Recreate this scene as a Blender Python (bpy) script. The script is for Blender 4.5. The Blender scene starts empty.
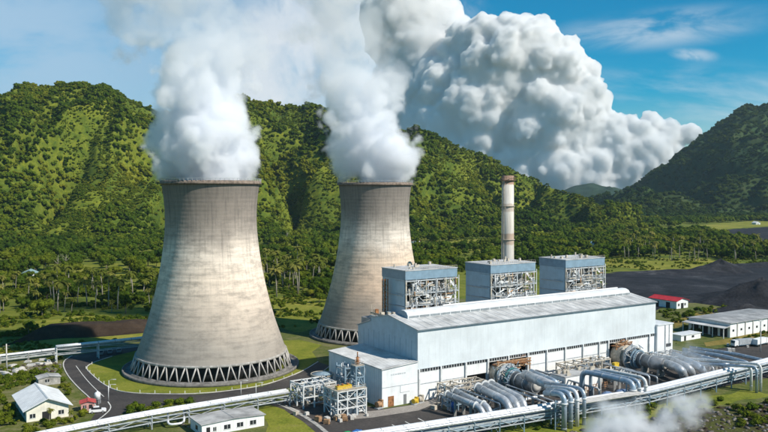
import bpy, bmesh, math, random
import numpy as np
from mathutils import Vector, Matrix, noise, Euler

random.seed(7)
R = math.radians
SC = bpy.context.scene
COL = SC.collection

# ------------------------------------------------------------------ camera
CZ = 62.0
PITCH = math.atan(26 / 784)
cam_d = bpy.data.cameras.new('camera')
cam = bpy.data.objects.new('camera', cam_d)
COL.objects.link(cam)
cam.location = (0, 0, CZ)
cam.rotation_euler = (math.pi / 2 - PITCH, 0, 0)
cam_d.sensor_width = 36
cam_d.lens = 784 / 768 * 36
cam_d.clip_start = 0.5
cam_d.clip_end = 60000
SC.camera = cam

# ------------------------------------------------------------------ light
SUN_EL, SUN_AZ = 41.0, 119.0            # azimuth clockwise from +Y
sdir = Vector((math.sin(R(SUN_AZ)) * math.cos(R(SUN_EL)), math.cos(R(SUN_AZ)) * math.cos(R(SUN_EL)), math.sin(R(SUN_EL))))
sun_d = bpy.data.lights.new('sun', 'SUN')
sun_d.energy = 5.0
sun_d.angle = R(0.5)
sun_d.color = (1.0, 0.93, 0.82)
sun = bpy.data.objects.new('sun', sun_d)
COL.objects.link(sun)
sun.rotation_euler = (-sdir).to_track_quat('-Z', 'Y').to_euler()
sun.location = (200, -200, 300)

SC.view_settings.view_transform = 'Standard'
SC.view_settings.look = 'None'
SC.view_settings.gamma = 1
SC.view_settings.use_curve_mapping = False
SC.view_settings.exposure = 0.24
SC.cycles.volume_bounces = 16
SC.cycles.max_bounces = 16
SC.cycles.diffuse_bounces = 3
SC.cycles.glossy_bounces = 2
SC.cycles.transparent_max_bounces = 12
SC.cycles.volume_step_rate = 1.0
SC.cycles.volume_max_steps = 256
SC.cycles.use_denoising = True


class NT:
    """small node-tree helper"""
    def __init__(s, tree):
        s.t = tree

    def n(s, typ, ins=None, **props):
        nd = s.t.nodes.new(typ)
        for k, v in props.items():
            setattr(nd, k, v)
        for k, v in (ins or {}).items():
            sock = nd.inputs[k]
            if hasattr(v, 'is_output') or isinstance(v, bpy.types.NodeSocket):
                s.t.links.new(v, sock)
            else:
                sock.default_value = v
        return nd

    def math(s, op, a, b=None, c=None, clamp=False):
        ins = {0: a}
        if b is not None: ins[1] = b
        if c is not None: ins[2] = c
        nd = s.n('ShaderNodeMath', ins, operation=op)
        nd.use_clamp = clamp
        return nd.outputs[0]

    def mix(s, fac, a, b, blend='MIX'):
        nd = s.n('ShaderNodeMix', data_type='RGBA', blend_type=blend)
        for i, v in ((0, fac), (6, a), (7, b)):
            if isinstance(v, bpy.types.NodeSocket): s.t.links.new(v, nd.inputs[i])
            else:
                if i and len(v) == 3: v = (*v, 1)
                nd.inputs[i].default_value = v
        return nd.outputs[2]

    def ramp(s, fac, stops, interp='LINEAR'):
        nd = s.n('ShaderNodeValToRGB', {0: fac})
        cr = nd.color_ramp
        cr.interpolation = interp
        while len(cr.elements) < len(stops): cr.elements.new(0.5)
        for e, (p, c) in zip(cr.elements, stops):
            e.position = p
            e.color = (c, c, c, 1) if isinstance(c, (int, float)) else (*c, 1)
        return nd.outputs[0]

    def noise(s, vec, scale, detail=4, rough=0.55, dist=0.0):
        nd = s.n('ShaderNodeTexNoise', {'Scale': scale, 'Detail': detail, 'Roughness': rough, 'Distortion': dist})
        if vec is not None: s.t.links.new(vec, nd.inputs['Vector'])
        return nd.outputs['Fac']

    def mapping(s, vec, scale=(1, 1, 1), loc=(0, 0, 0), rot=(0, 0, 0)):
        return s.n('ShaderNodeMapping', {'Vector': vec, 'Scale': scale, 'Location': loc, 'Rotation': rot}).outputs[0]


# ------------------------------------------------------------------ world: sky and thin high cloud
world = bpy.data.worlds.new('World')
SC.world = world
world.use_nodes = True
w = NT(world.node_tree)
world.node_tree.nodes.clear()
sky = w.n('ShaderNodeTexSky', sky_type='NISHITA', sun_disc=False, sun_elevation=R(SUN_EL), sun_rotation=R(SUN_AZ),
          altitude=100, air_density=1.0, dust_density=0.1, ozone_density=4.0)
tc = w.n('ShaderNodeTexCoord')
dirv = tc.outputs['Generated']
sep = w.n('ShaderNodeSeparateXYZ', {0: dirv})
az = w.math('ARCTAN2', sep.outputs[0], sep.outputs[1])     # 0 = north (+Y), + = east
el = w.math('ARCSINE', sep.outputs[2])
azel = w.n('ShaderNodeCombineXYZ', {0: az, 1: el, 2: 0.0}).outputs[0]
skyc = w.n('ShaderNodeHueSaturation', {'Color': sky.outputs[0], 'Saturation': 1.9, 'Value': 0.95, 'Hue': 0.485}).outputs[0]


def veil(caz, cel, saz, sel, rot, scale, lo, hi, amount, stretch=(1, 1, 1), detail=6):
    """a patch of thin cloud round one direction of the sky"""
    v = w.mapping(azel, loc=(-caz, -cel, 0))
    v = w.n('ShaderNodeVectorRotate', {'Vector': v, 'Angle': rot}, rotation_type='Z_AXIS').outputs[0]
    g = w.n('ShaderNodeVectorMath', {0: v, 1: (1 / saz, 1 / sel, 0)}, operation='MULTIPLY').outputs[0]
    ln = w.n('ShaderNodeVectorMath', {0: g}, operation='LENGTH').outputs['Value']
    m = w.n('ShaderNodeMapRange', {0: ln, 1: 0.2, 2: 1.0, 3: 1.0, 4: 0.0}, interpolation_type='SMOOTHSTEP').outputs[0]
    nz = w.noise(w.mapping(v, scale=stretch, loc=(caz * 7, cel * 5, 1)), scale, detail, 0.6, 0.4)
    nz = w.n('ShaderNodeMapRange', {0: nz, 1: lo, 2: hi, 3: 0.0, 4: 1.0}, interpolation_type='SMOOTHSTEP').outputs[0]
    return w.math('MULTIPLY', w.math('MULTIPLY', m, nz), amount)


CLOUD = (7.6, 8.0, 8.4)
GREYC = (4.4, 5.3, 6.3)
PALE = (4.0, 5.6, 7.2)
veils = [
    (PALE, veil(-0.52, 0.14, 0.55, 0.32, 0.0, 5, 0.20, 0.60, 0.85, (1, 2.2, 1))),      # milky blue of the left sky
    ((3.6, 4.9, 6.3), veil(-0.12, 0.17, 0.26, 0.25, 0.0, 7, 0.25, 0.55, 0.75)),
    (CLOUD, veil(-0.09, 0.15, 0.17, 0.22, 0.0, 13, 0.42, 0.62, 0.7)),
    (CLOUD, veil(-0.02, 0.24, 0.17, 0.16, 0.3, 13, 0.38, 0.58, 0.9)),                   # soft cloud bank behind the steam
    (CLOUD, veil(-0.16, 0.11, 0.14, 0.13, 0.2, 9, 0.35, 0.62, 0.85)),
    (CLOUD, veil(0.335, 0.190, 0.16, 0.030, -0.03, 7, 0.34, 0.66, 0.50, (1, 3.5, 1))),    # cirrus upper right
    (CLOUD, veil(0.40, 0.107, 0.22, 0.050, 0.12, 6, 0.36, 0.66, 0.50, (1, 3.5, 1))),
    (CLOUD, veil(0.375, 0.158, 0.035, 0.010, 0.15, 25, 0.40, 0.6, 0.45)),
]
colr = skyc
for c, f in veils:
    colr = w.mix(f, colr, c)
bg = w.n('ShaderNodeBackground', {'Color': colr, 'Strength': 0.092})
wo = w.n('ShaderNodeOutputWorld', {'Surface': bg.outputs[0]})


# ------------------------------------------------------------------ projection of the survey points onto the site
def at(px, py, z=0.0):
    x = px - 384
    y = -(py - 216)
    dy = 784 * math.cos(PITCH) + y * math.sin(PITCH)
    dz = -784 * math.sin(PITCH) + y * math.cos(PITCH)
    k = (z - CZ) / dz
    return Vector((x * k, dy * k, z))


def on_d(px, py, D):
    """point in the direction of px,py at depth D"""
    x = px - 384
    y = -(py - 216)
    dy = 784 * math.cos(PITCH) + y * math.sin(PITCH)
    dz = -784 * math.sin(PITCH) + y * math.cos(PITCH)
    k = D / dy
    return Vector((x * k, D, CZ + dz * k))


TH = math.atan2(784, 1206)                  # the plant grid
E1 = Vector((math.cos(TH), math.sin(TH), 0))
E2 = Vector((-math.sin(TH), math.cos(TH), 0))
P0 = Vector((9.83, 228.0, 0))


def H(a, t, z=0.0):
    return P0 + E1 * a + E2 * t + Vector((0, 0, z))


def hl(v):
    d = Vector(v) - P0
    return Vector((d.dot(E1), d.dot(E2), d.z))


# ------------------------------------------------------------------ materials
MATS = {}


def mat(name, col, rough=0.7, var=0.18, scale=0.6, metal=0.0, col2=None, streak=0.0, bump=0.0, bscale=4.0, rand=0.0, spec=0.35):
    if name in MATS: return MATS[name]
    m = bpy.data.materials.new(name)
    m.use_nodes = True
    t = NT(m.node_tree)
    b = m.node_tree.nodes['Principled BSDF']
    geo = t.n('ShaderNodeNewGeometry').outputs['Position']
    c2 = col2 or tuple(c * (1 - 1.6 * var) for c in col)
    n1 = t.noise(geo, scale, 6, 0.62)
    f = t.n('ShaderNodeMapRange', {0: n1, 1: 0.35, 2: 0.68}).outputs[0]
    c = t.mix(f, tuple(min(1, x * (1 + 0.5 * var)) for x in col), c2)
    if streak:
        st = t.noise(t.mapping(geo, scale=(1.3, 1.3, 0.06)), 1.6, 5, 0.65)
        st = t.n('ShaderNodeMapRange', {0: st, 1: 0.5, 2: 0.75, 3: 0.0, 4: streak}).outputs[0]
        c = t.mix(st, c, tuple(x * 0.35 for x in (col[0], col[1] * 0.9, col[2] * 0.8)))
    if rand:
        oi = t.n('ShaderNodeObjectInfo').outputs['Random']
        c = t.mix(t.math('MULTIPLY', oi, rand), c, tuple(x * 0.4 for x in col))
    m.node_tree.links.new(c, b.inputs['Base Color'])
    b.inputs['Roughness'].default_value = rough
    b.inputs['Metallic'].default_value = metal
    b.inputs['Specular IOR Level'].default_value = spec
    if bump:
        nb = t.noise(geo, bscale, 5, 0.6)
        bp = t.n('ShaderNodeBump', {'Height': nb, 'Strength': bump, 'Distance': 0.3})
        m.node_tree.links.new(bp.outputs[0], b.inputs['Normal'])
    MATS[name] = m
    return m


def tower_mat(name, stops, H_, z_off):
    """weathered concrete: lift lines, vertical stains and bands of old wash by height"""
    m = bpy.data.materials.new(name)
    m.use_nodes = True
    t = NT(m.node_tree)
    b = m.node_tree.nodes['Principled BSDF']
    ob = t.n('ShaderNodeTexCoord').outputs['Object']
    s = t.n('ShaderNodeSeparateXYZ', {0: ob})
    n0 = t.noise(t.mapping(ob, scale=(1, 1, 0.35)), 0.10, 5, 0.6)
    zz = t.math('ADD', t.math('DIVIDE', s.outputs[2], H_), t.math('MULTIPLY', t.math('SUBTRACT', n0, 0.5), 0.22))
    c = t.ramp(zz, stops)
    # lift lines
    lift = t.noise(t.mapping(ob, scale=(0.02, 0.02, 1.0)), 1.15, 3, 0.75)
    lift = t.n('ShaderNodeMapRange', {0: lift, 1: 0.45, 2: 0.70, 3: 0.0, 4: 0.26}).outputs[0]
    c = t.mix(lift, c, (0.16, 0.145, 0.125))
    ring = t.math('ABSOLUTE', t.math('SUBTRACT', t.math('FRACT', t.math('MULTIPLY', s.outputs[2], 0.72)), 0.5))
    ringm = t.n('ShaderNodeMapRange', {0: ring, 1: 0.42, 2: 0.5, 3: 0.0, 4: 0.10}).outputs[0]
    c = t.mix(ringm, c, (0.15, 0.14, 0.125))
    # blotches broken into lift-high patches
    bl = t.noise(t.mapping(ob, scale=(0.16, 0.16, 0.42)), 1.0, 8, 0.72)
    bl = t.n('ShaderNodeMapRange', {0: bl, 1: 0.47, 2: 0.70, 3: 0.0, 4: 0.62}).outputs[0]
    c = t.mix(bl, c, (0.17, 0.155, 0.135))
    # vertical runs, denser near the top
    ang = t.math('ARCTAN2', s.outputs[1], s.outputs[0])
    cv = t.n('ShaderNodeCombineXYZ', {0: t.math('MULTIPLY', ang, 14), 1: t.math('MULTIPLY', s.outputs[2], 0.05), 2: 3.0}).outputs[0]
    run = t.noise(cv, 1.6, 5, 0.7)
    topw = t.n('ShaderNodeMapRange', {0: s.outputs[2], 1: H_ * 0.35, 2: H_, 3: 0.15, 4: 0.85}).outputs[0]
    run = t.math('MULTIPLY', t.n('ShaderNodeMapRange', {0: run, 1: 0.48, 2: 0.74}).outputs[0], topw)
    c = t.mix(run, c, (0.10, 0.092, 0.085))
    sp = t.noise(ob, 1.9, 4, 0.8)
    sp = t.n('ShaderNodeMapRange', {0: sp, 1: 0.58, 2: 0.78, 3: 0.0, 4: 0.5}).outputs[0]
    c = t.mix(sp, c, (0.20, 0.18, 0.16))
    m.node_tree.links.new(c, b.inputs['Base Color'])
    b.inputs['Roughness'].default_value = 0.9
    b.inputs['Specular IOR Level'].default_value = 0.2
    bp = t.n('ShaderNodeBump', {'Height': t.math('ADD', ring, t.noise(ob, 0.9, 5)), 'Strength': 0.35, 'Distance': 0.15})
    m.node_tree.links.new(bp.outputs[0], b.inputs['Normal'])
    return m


def leaf_mat(name, a, b_, c_, rnd=1.0, patch=0.02):
    m = bpy.data.materials.new(name)
    m.use_nodes = True
    t = NT(m.node_tree)
    nt = m.node_tree
    nt.nodes.clear()
    oi = t.n('ShaderNodeObjectInfo').outputs['Random']
    geo = t.n('ShaderNodeNewGeometry').outputs['Position']
    big = t.noise(geo, patch, 3, 0.5)
    f = t.math('ADD', t.math('MULTIPLY', oi, 0.46 * rnd), t.math('MULTIPLY', t.n('ShaderNodeMapRange', {0: big, 1: 0.34, 2: 0.66}).outputs[0], 0.62))
    c = t.ramp(f, [(0.0, a), (0.5, b_), (0.95, c_)])
    sm = t.noise(geo, 0.9, 3, 0.6)
    c = t.mix(t.n('ShaderNodeMapRange', {0: sm, 1: 0.3, 2: 0.7, 3: 0.0, 4: 0.6}).outputs[0], c, tuple(x * 0.45 for x in b_))
    d = t.n('ShaderNodeBsdfDiffuse', {'Color': c})
    tr = t.n('ShaderNodeBsdfTranslucent', {'Color': t.mix(0.5, c, (0.12, 0.16, 0.01))})
    mx = t.n('ShaderNodeMixShader', {0: 0.22, 1: d.outputs[0], 2: tr.outputs[0]})
    t.n('ShaderNodeOutputMaterial', {'Surface': mx.outputs[0]})
    return m


def patch_mat(name, cols, s1=0.02, s2=0.25, s3=1.5, rough=0.95, bump=0.4):
    """ground cover: three colours mixed at three scales"""
    m = bpy.data.materials.new(name)
    m.use_nodes = True
    t = NT(m.node_tree)
    b = m.node_tree.nodes['Principled BSDF']
    geo = t.n('ShaderNodeNewGeometry').outputs['Position']
    f = t.math('ADD', t.math('MULTIPLY', t.noise(geo, s1, 5, 0.6, 0.5), 0.55), t.math('MULTIPLY', t.noise(geo, s2, 5, 0.65), 0.45))
    n = len(cols)
    c = t.ramp(f, [(0.30 + 0.40 * i / (n - 1), cc) for i, cc in enumerate(cols)])
    g = t.noise(geo, s3, 4, 0.7)
    c = t.mix(t.n('ShaderNodeMapRange', {0: g, 1: 0.35, 2: 0.75, 3: 0.0, 4: 0.55}).outputs[0], c, tuple(x * 0.4 for x in cols[0]))
    m.node_tree.links.new(c, b.inputs['Base Color'])
    b.inputs['Roughness'].default_value = rough
    b.inputs['Specular IOR Level'].default_value = 0.15
    bp = t.n('ShaderNodeBump', {'Height': g, 'Strength': bump, 'Distance': 0.5})
    m.node_tree.links.new(bp.outputs[0], b.inputs['Normal'])
    return m


WHITE = mat('white_wall_paint', (0.80, 0.81, 0.80), 0.6, 0.06, 0.5, streak=0.22)
CLAD = mat('pale_blue_cladding', (0.66, 0.71, 0.735), 0.5, 0.10, 0.10, streak=0.2)
CLADL = mat('blue_grey_cladding', (0.36, 0.50, 0.60), 0.5, 0.08, 0.4, streak=0.15)
BLUE = mat('blue_cladding', (0.20, 0.30, 0.385), 0.5, 0.12, 0.5, streak=0.2)
ROOFG = mat('grey_sheet_roof', (0.56, 0.56, 0.55), 0.55, 0.3, 0.18, streak=0.0)
ROOFD = mat('weathered_grey_roof', (0.40, 0.40, 0.395), 0.7, 0.3, 0.2)
ROOFW = mat('light_sheet_roof', (0.68, 0.70, 0.71), 0.5, 0.12, 0.3)
ROOFR = mat('red_sheet_roof', (0.45, 0.03, 0.04), 0.6, 0.2, 0.5)
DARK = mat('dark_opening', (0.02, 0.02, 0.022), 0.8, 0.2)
GLASS = mat('dark_window', (0.03, 0.035, 0.04), 0.25, 0.2)
STEEL = mat('grey_steel', (0.42, 0.45, 0.47), 0.5, 0.2, 1.2, streak=0.25)
STEELB = mat('blue_grey_steel', (0.22, 0.31, 0.38), 0.5, 0.2, 1.2, streak=0.2)
STEELW = mat('white_steel', (0.68, 0.69, 0.68), 0.55, 0.15, 1.0, streak=0.3)
STEELBG = mat('beige_steel', (0.50, 0.45, 0.37), 0.6, 0.3, 1.0, streak=0.3)
RUST = mat('rust', (0.34, 0.15, 0.06), 0.8, 0.4, 1.5)
RUSTO = mat('orange_rust', (0.40, 0.24, 0.13), 0.8, 0.4, 1.5)
ALU = mat('pipe_jacket', (0.53, 0.56, 0.59), 0.38, 0.25, 0.7, metal=0.35, streak=0.2)
ALUB = mat('blue_pipe_jacket', (0.37, 0.46, 0.55), 0.38, 0.2, 0.7, metal=0.35, streak=0.2)
ALUW = mat('white_pipe_jacket', (0.72, 0.74, 0.76), 0.4, 0.12, 0.7, metal=0.15, streak=0.25)
ALUD = mat('dark_pipe_jacket', (0.22, 0.24, 0.26), 0.4, 0.3, 0.9, metal=0.4)
TEAL = mat('teal_paint', (0.05, 0.19, 0.20), 0.6, 0.3, 1.5)
BLUEP = mat('blue_paint', (0.03, 0.16, 0.50), 0.5, 0.2, 1.5)
GREENP = mat('green_sheet', (0.03, 0.32, 0.12), 0.6, 0.3, 1.5)
YELL = mat('yellow_paint', (0.62, 0.42, 0.03), 0.6, 0.25, 1.5)
REDP = mat('red_paint', (0.48, 0.08, 0.07), 0.6, 0.2, 1.0)
CONC = mat('concrete', (0.40, 0.385, 0.355), 0.9, 0.3, 0.7, bump=0.3, streak=0.15)
CONCL = mat('light_concrete', (0.58, 0.56, 0.52), 0.85, 0.2, 0.7, streak=0.2)
CONCD = mat('stained_concrete', (0.20, 0.19, 0.175), 0.9, 0.35, 0.7, bump=0.3)
RUBBER = mat('tyre', (0.02, 0.02, 0.02), 0.9, 0.1)
BARK = mat('bark', (0.20, 0.17, 0.13), 0.9, 0.3, 2.0)
PALMBARK = mat('palm_bark', (0.36, 0.32, 0.26), 0.9, 0.3, 2.0)
ROCK = mat('rock', (0.17, 0.15, 0.13), 0.9, 0.4, 1.0, bump=0.5)
CARW = mat('white_car_paint', (0.80, 0.80, 0.80), 0.3, 0.03)
CARG = mat('grey_car_paint', (0.20, 0.21, 0.22), 0.35, 0.05)

GRASS = patch_mat('plain_grass', [(0.035, 0.065, 0.010), (0.10, 0.14, 0.016), (0.21, 0.22, 0.030), (0.26, 0.23, 0.07)], 0.012, 0.12, 0.8)
LAWN = patch_mat('mown_lawn', [(0.075, 0.10, 0.012), (0.17, 0.20, 0.020), (0.25, 0.255, 0.035), (0.27, 0.24, 0.08)], 0.05, 0.28, 1.4)
YARDG = patch_mat('rough_grass', [(0.03, 0.055, 0.012), (0.09, 0.12, 0.02), (0.17, 0.17, 0.06), (0.26, 0.22, 0.13)], 0.06, 0.3, 1.5)
MEADOW = patch_mat('meadow', [(0.07, 0.10, 0.012), (0.18, 0.20, 0.022), (0.30, 0.28, 0.045), (0.30, 0.25, 0.08)], 0.02, 0.15, 0.9)
GARDEN = patch_mat('garden_soil', [(0.05, 0.075, 0.014), (0.12, 0.14, 0.025), (0.22, 0.20, 0.09), (0.34, 0.30, 0.24)], 0.10, 0.4, 1.5)
ASPH = patch_mat('asphalt', [(0.035, 0.033, 0.033), (0.062, 0.057, 0.055), (0.085, 0.076, 0.070), (0.15, 0.135, 0.12)], 0.06, 0.22, 1.4, 0.85, 0.1)
COAL = patch_mat('coal_ground', [(0.009, 0.009, 0.011), (0.020, 0.020, 0.024), (0.042, 0.042, 0.048), (0.13, 0.13, 0.135)], 0.025, 0.14, 0.6, 0.8, 1.0)
EARTH = patch_mat('dark_earth', [(0.025, 0.016, 0.012), (0.05, 0.035, 0.025), (0.09, 0.065, 0.045)], 0.05, 0.3, 1.2)
RUBBLE = patch_mat('rubble_soil', [(0.03, 0.022, 0.018), (0.075, 0.052, 0.042), (0.10, 0.115, 0.02), (0.15, 0.115, 0.09)], 0.08, 0.4, 1.6, 0.95, 1.0)
APRON = patch_mat('concrete_apron', [(0.22, 0.20, 0.18), (0.33, 0.30, 0.27), (0.40, 0.37, 0.33)], 0.06, 0.4, 2.0, 0.9, 0.1)


# ------------------------------------------------------------------ mesh builder
class MB:
    def __init__(s):
        s.v = []; s.f = []; s.m = []; s.cur = 0; s.sm = []

    def add(s, vs, fs, smooth=False):
        o = len(s.v)
        s.v += [tuple(x) for x in vs]
        for f in fs:
            s.f.append([i + o for i in f]); s.m.append(s.cur); s.sm.append(smooth)
        return s

    def box(s, lo, hi, bev=0.0):
        x0, y0, z0 = lo; x1, y1, z1 = hi
        vs = [(x0, y0, z0), (x1, y0, z0), (x1, y1, z0), (x0, y1, z0), (x0, y0, z1), (x1, y0, z1), (x1, y1, z1), (x0, y1, z1)]
        return s.add(vs, [(3, 2, 1, 0), (4, 5, 6, 7), (0, 1, 5, 4), (1, 2, 6, 5), (2, 3, 7, 6), (3, 0, 4, 7)])

    def bar(s, a, b, w=0.3, h=None, up=(0, 0, 1)):
        """square bar from a to b"""
        h = h or w
        a = Vector(a); b = Vector(b)
        d = (b - a)
        if d.length < 1e-5: return s
        d.normalize()
        u = Vector(up)
        if abs(d.dot(u)) > 0.97: u = Vector((1, 0, 0))
        x = d.cross(u).normalized(); y = x.cross(d).normalized()
        x *= w / 2; y *= h / 2
        vs = [a - x - y, a + x - y, a + x + y, a - x + y, b - x - y, b + x - y, b + x + y, b - x + y]
        return s.add(vs, [(3, 2, 1, 0), (4, 5, 6, 7), (0, 1, 5, 4), (1, 2, 6, 5), (2, 3, 7, 6), (3, 0, 4, 7)])

    def tube(s, pts, r, seg=12, cap=True):
        pts = [Vector(p) for p in pts]
        n = len(pts)
        rs = r if isinstance(r, (list, tuple)) else [r] * n
        t0 = (pts[1] - pts[0]).normalized()
        u = Vector((0, 0, 1)) if abs(t0.z) < 0.9 else Vector((1, 0, 0))
        nx = t0.cross(u).normalized()
        vs = []
        for i, p in enumerate(pts):
            if i == 0: t = t0
            elif i == n - 1: t = (pts[i] - pts[i - 1]).normalized()
            else: t = ((pts[i + 1] - pts[i]).normalized() + (pts[i] - pts[i - 1]).normalized()).normalized()
            nx = (nx - t * nx.dot(t)).normalized()
            ny = t.cross(nx)
            for k in range(seg):
                a = 2 * math.pi * k / seg
                vs.append(p + nx * (rs[i] * math.cos(a)) + ny * (rs[i] * math.sin(a)))
        fs = []
        for i in range(n - 1):
            for k in range(seg):
                k2 = (k + 1) % seg
                fs.append((i * seg + k, i * seg + k2, (i + 1) * seg + k2, (i + 1) * seg + k))
        s.add(vs, fs, True)
        if cap:
            o = len(s.v) - n * seg
            s.f.append([o + k for k in range(seg)][::-1]); s.m.append(s.cur); s.sm.append(False)
            s.f.append([o + (n - 1) * seg + k for k in range(seg)]); s.m.append(s.cur); s.sm.append(False)
        return s

    def lathe(s, prof, seg=48, c=(0, 0, 0), close=False):
        vs = []
        for r, z in prof:
            for k in range(seg):
                a = 2 * math.pi * k / seg
                vs.append((c[0] + r * math.cos(a), c[1] + r * math.sin(a), c[2] + z))
        fs = []
        n = len(prof)
        for i in range(n if close else n - 1):
            j = (i + 1) % n
            for k in range(seg):
                k2 = (k + 1) % seg
                fs.append((i * seg + k, i * seg + k2, j * seg + k2, j * seg + k))
        return s.add(vs, fs, True)

    def prism(s, poly, axis, lo, hi):
        """extrude a 2-D outline; axis 'x': poly is (y,z)"""
        n = len(poly)
        def mk(p, v):
            return (v, p[0], p[1]) if axis == 'x' else (p[0], v, p[1]) if axis == 'y' else (p[0], p[1], v)
        vs = [mk(p, lo) for p in poly] + [mk(p, hi) for p in poly]
        fs = [tuple(range(n))[::-1], tuple(range(n, 2 * n))] + [(i, (i + 1) % n, n + (i + 1) % n, n + i) for i in range(n)]
        return s.add(vs, fs)

    def ball(s, c, r, sc=(1, 1, 1), seg=10, rings=6, jit=0.0):
        vs = []; fs = []
        for i in range(rings + 1):
            p = math.pi * i / rings
            for k in range(seg):
                a = 2 * math.pi * k / seg
                q = 1 + random.uniform(-jit, jit)
                vs.append((c[0] + r * sc[0] * q * math.sin(p) * math.cos(a), c[1] + r * sc[1] * q * math.sin(p) * math.sin(a), c[2] + r * sc[2] * q * math.cos(p)))
        for i in range(rings):
            for k in range(seg):
                k2 = (k + 1) % seg
                fs.append((i * seg + k, (i + 1) * seg + k, (i + 1) * seg + k2, i * seg + k2))
        return s.add(vs, fs, True)

    def mesh(s, name, mats):
        me = bpy.data.meshes.new(name)
        me.from_pydata(s.v, [], s.f)
        for m in (mats if isinstance(mats, (list, tuple)) else [mats]): me.materials.append(m)
        me.polygons.foreach_set('material_index', s.m)
        me.polygons.foreach_set('use_smooth', s.sm)
        bm = bmesh.new(); bm.from_mesh(me)
        bmesh.ops.recalc_face_normals(bm, faces=bm.faces)
        bm.to_mesh(me); bm.free()
        return me

    def build(s, name, mats, parent=None, loc=None, rz=0.0):
        me = s.mesh(name, mats)
        o = bpy.data.objects.new(name, me)
        COL.objects.link(o)
        if parent is not None: o.parent = parent
        if loc is not None: o.location = loc
        o.rotation_euler[2] = rz
        return o


def tag(o, label=None, cat=None, group=None, kind=None):
    if label: o['label'] = label
    if cat: o['category'] = cat
    if group: o['group'] = group
    if kind: o['kind'] = kind
    return o


def thing(name, label, cat, loc=(0, 0, 0), rz=0.0, group=None):
    o = bpy.data.objects.new(name, None)
    COL.objects.link(o)
    o.location = loc
    o.rotation_euler = (0, 0, rz)
    return tag(o, label, cat, group)


def dup(root, loc=None, rz=None, label=None, group=None, scale=None):
    r = root.copy(); COL.objects.link(r)
    if loc is not None: r.location = loc
    if rz is not None: r.rotation_euler = (0, 0, rz)
    if scale is not None: r.scale = scale
    if label: r['label'] = label
    if group: r['group'] = group
    for ch in list(root.children):
        c = ch.copy(); COL.objects.link(c); c.parent = r
        for g in ch.children:
            d = g.copy(); COL.objects.link(d); d.parent = c
    return r


def fillet(pts, rad, n=6):
    """round the corners of a pipe run"""
    pts = [Vector(p) for p in pts]
    out = [pts[0]]
    for i in range(1, len(pts) - 1):
        a, b, c = pts[i - 1], pts[i], pts[i + 1]
        d1 = (a - b); d2 = (c - b)
        r = min(rad, d1.length * 0.48, d2.length * 0.48)
        p, q = b + d1.normalized() * r, b + d2.normalized() * r
        for k in range(n + 1):
            s = k / n
            out.append(p * (1 - s) ** 2 + b * 2 * s * (1 - s) + q * s * s)
    out.append(pts[-1])
    return out


def fbm(x, y, z=0.0, o=4, g=0.5):
    v = 0; a = 1; f = 1
    for _ in range(o):
        v += a * noise.noise((x * f, y * f, z)); a *= g; f *= 2.03
    return v


# ------------------------------------------------------------------ ground
def sheet(name, pts, m, z, jitter=0.0, kind='structure', world=False, step=3.0):
    """flat patch of surface from outline points surveyed on the ground"""
    P = [Vector(p) if world else at(*p) for p in pts]
    out = []
    for i, p in enumerate(P):
        q = P[(i + 1) % len(P)]
        n = max(1, int((q - p).length / step)) if jitter else 1
        for k in range(n):
            s = p.lerp(q, k / n)
            if jitter:
                s = s + Vector((fbm(s.x / 6, s.y / 6, 1.7, 3) * jitter, fbm(s.x / 6, s.y / 6, 9.1, 3) * jitter, 0))
            out.append((s.x, s.y, z))
    mb = MB(); mb.add(out, [tuple(range(len(out)))])
    o = mb.build(name, m)
    o['kind'] = kind
    return o


g = MB()
xs = [-5800, -4000, -2500, -1200, -600, -300, 0, 300, 600, 1200, 2500, 4000, 5800]
ys = [-400, 0, 150, 300, 450, 700, 1000, 1600, 2600, 4500, 5900]
g.add([(x, y, 0) for y in ys for x in xs], [(j * 13 + i, j * 13 + i + 1, (j + 1) * 13 + i + 1, (j + 1) * 13 + i) for j in range(10) for i in range(12)])
tag(g.build('ground', GRASS), kind='structure')

sheet('site_ground', [(-60, 372), (0, 352), (60, 346), (150, 336), (250, 330), (330, 318), (420, 300), (560, 296), (700, 302), (800, 320), (860, 380), (900, 470), (900, 640), (-300, 640), (-200, 430)], YARDG, 0.02, 2.0)
sheet('garden', [(-30, 362), (30, 357), (62, 360), (60, 372), (76, 392), (84, 405), (78, 420), (60, 430), (-40, 440), (-60, 400)], GARDEN, 0.04, 1.0)
sheet('meadow', [(-60, 352), (0, 347), (20, 338), (26, 322), (80, 316), (150, 314), (200, 314), (190, 335), (120, 343), (60, 348), (0, 356)], MEADOW, 0.03, 3.0)
sheet('meadow', [(262, 300), (330, 292), (345, 305), (330, 326), (300, 332), (262, 326)], MEADOW, 0.03, 3.0)
sheet('meadow', [(52, 274), (60, 266), (165, 262), (165, 275), (100, 278)], MEADOW, 0.03, 6.0, step=8)
sheet('meadow', [(410, 243), (500, 238), (500, 250), (410, 258)], MEADOW, 0.03, 8.0, step=10)
sheet('meadow', [(255, 248), (340, 240), (340, 246), (255, 256)], MEADOW, 0.03, 8.0, step=10)
sheet('meadow', [(604, 266), (610, 259), (690, 258), (735, 261), (730, 268), (660, 271)], MEADOW, 0.03, 6.0, step=8)
sheet('meadow', [(640, 230), (690, 226), (768, 220), (800, 219), (800, 224), (768, 226), (690, 231), (640, 234)], MEADOW, 0.03, 8.0, step=12)
sheet('coal_yard', [(602, 274), (660, 271), (730, 267), (800, 262), (880, 270), (900, 308), (768, 318), (715, 302), (682, 303), (655, 312), (600, 302)], COAL, 0.05, 5.0, step=6)
sheet('coal_yard', [(686, 232), (768, 227), (860, 228), (860, 250), (768, 248), (700, 246)], COAL, 0.05, 9.0, step=12)

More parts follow.
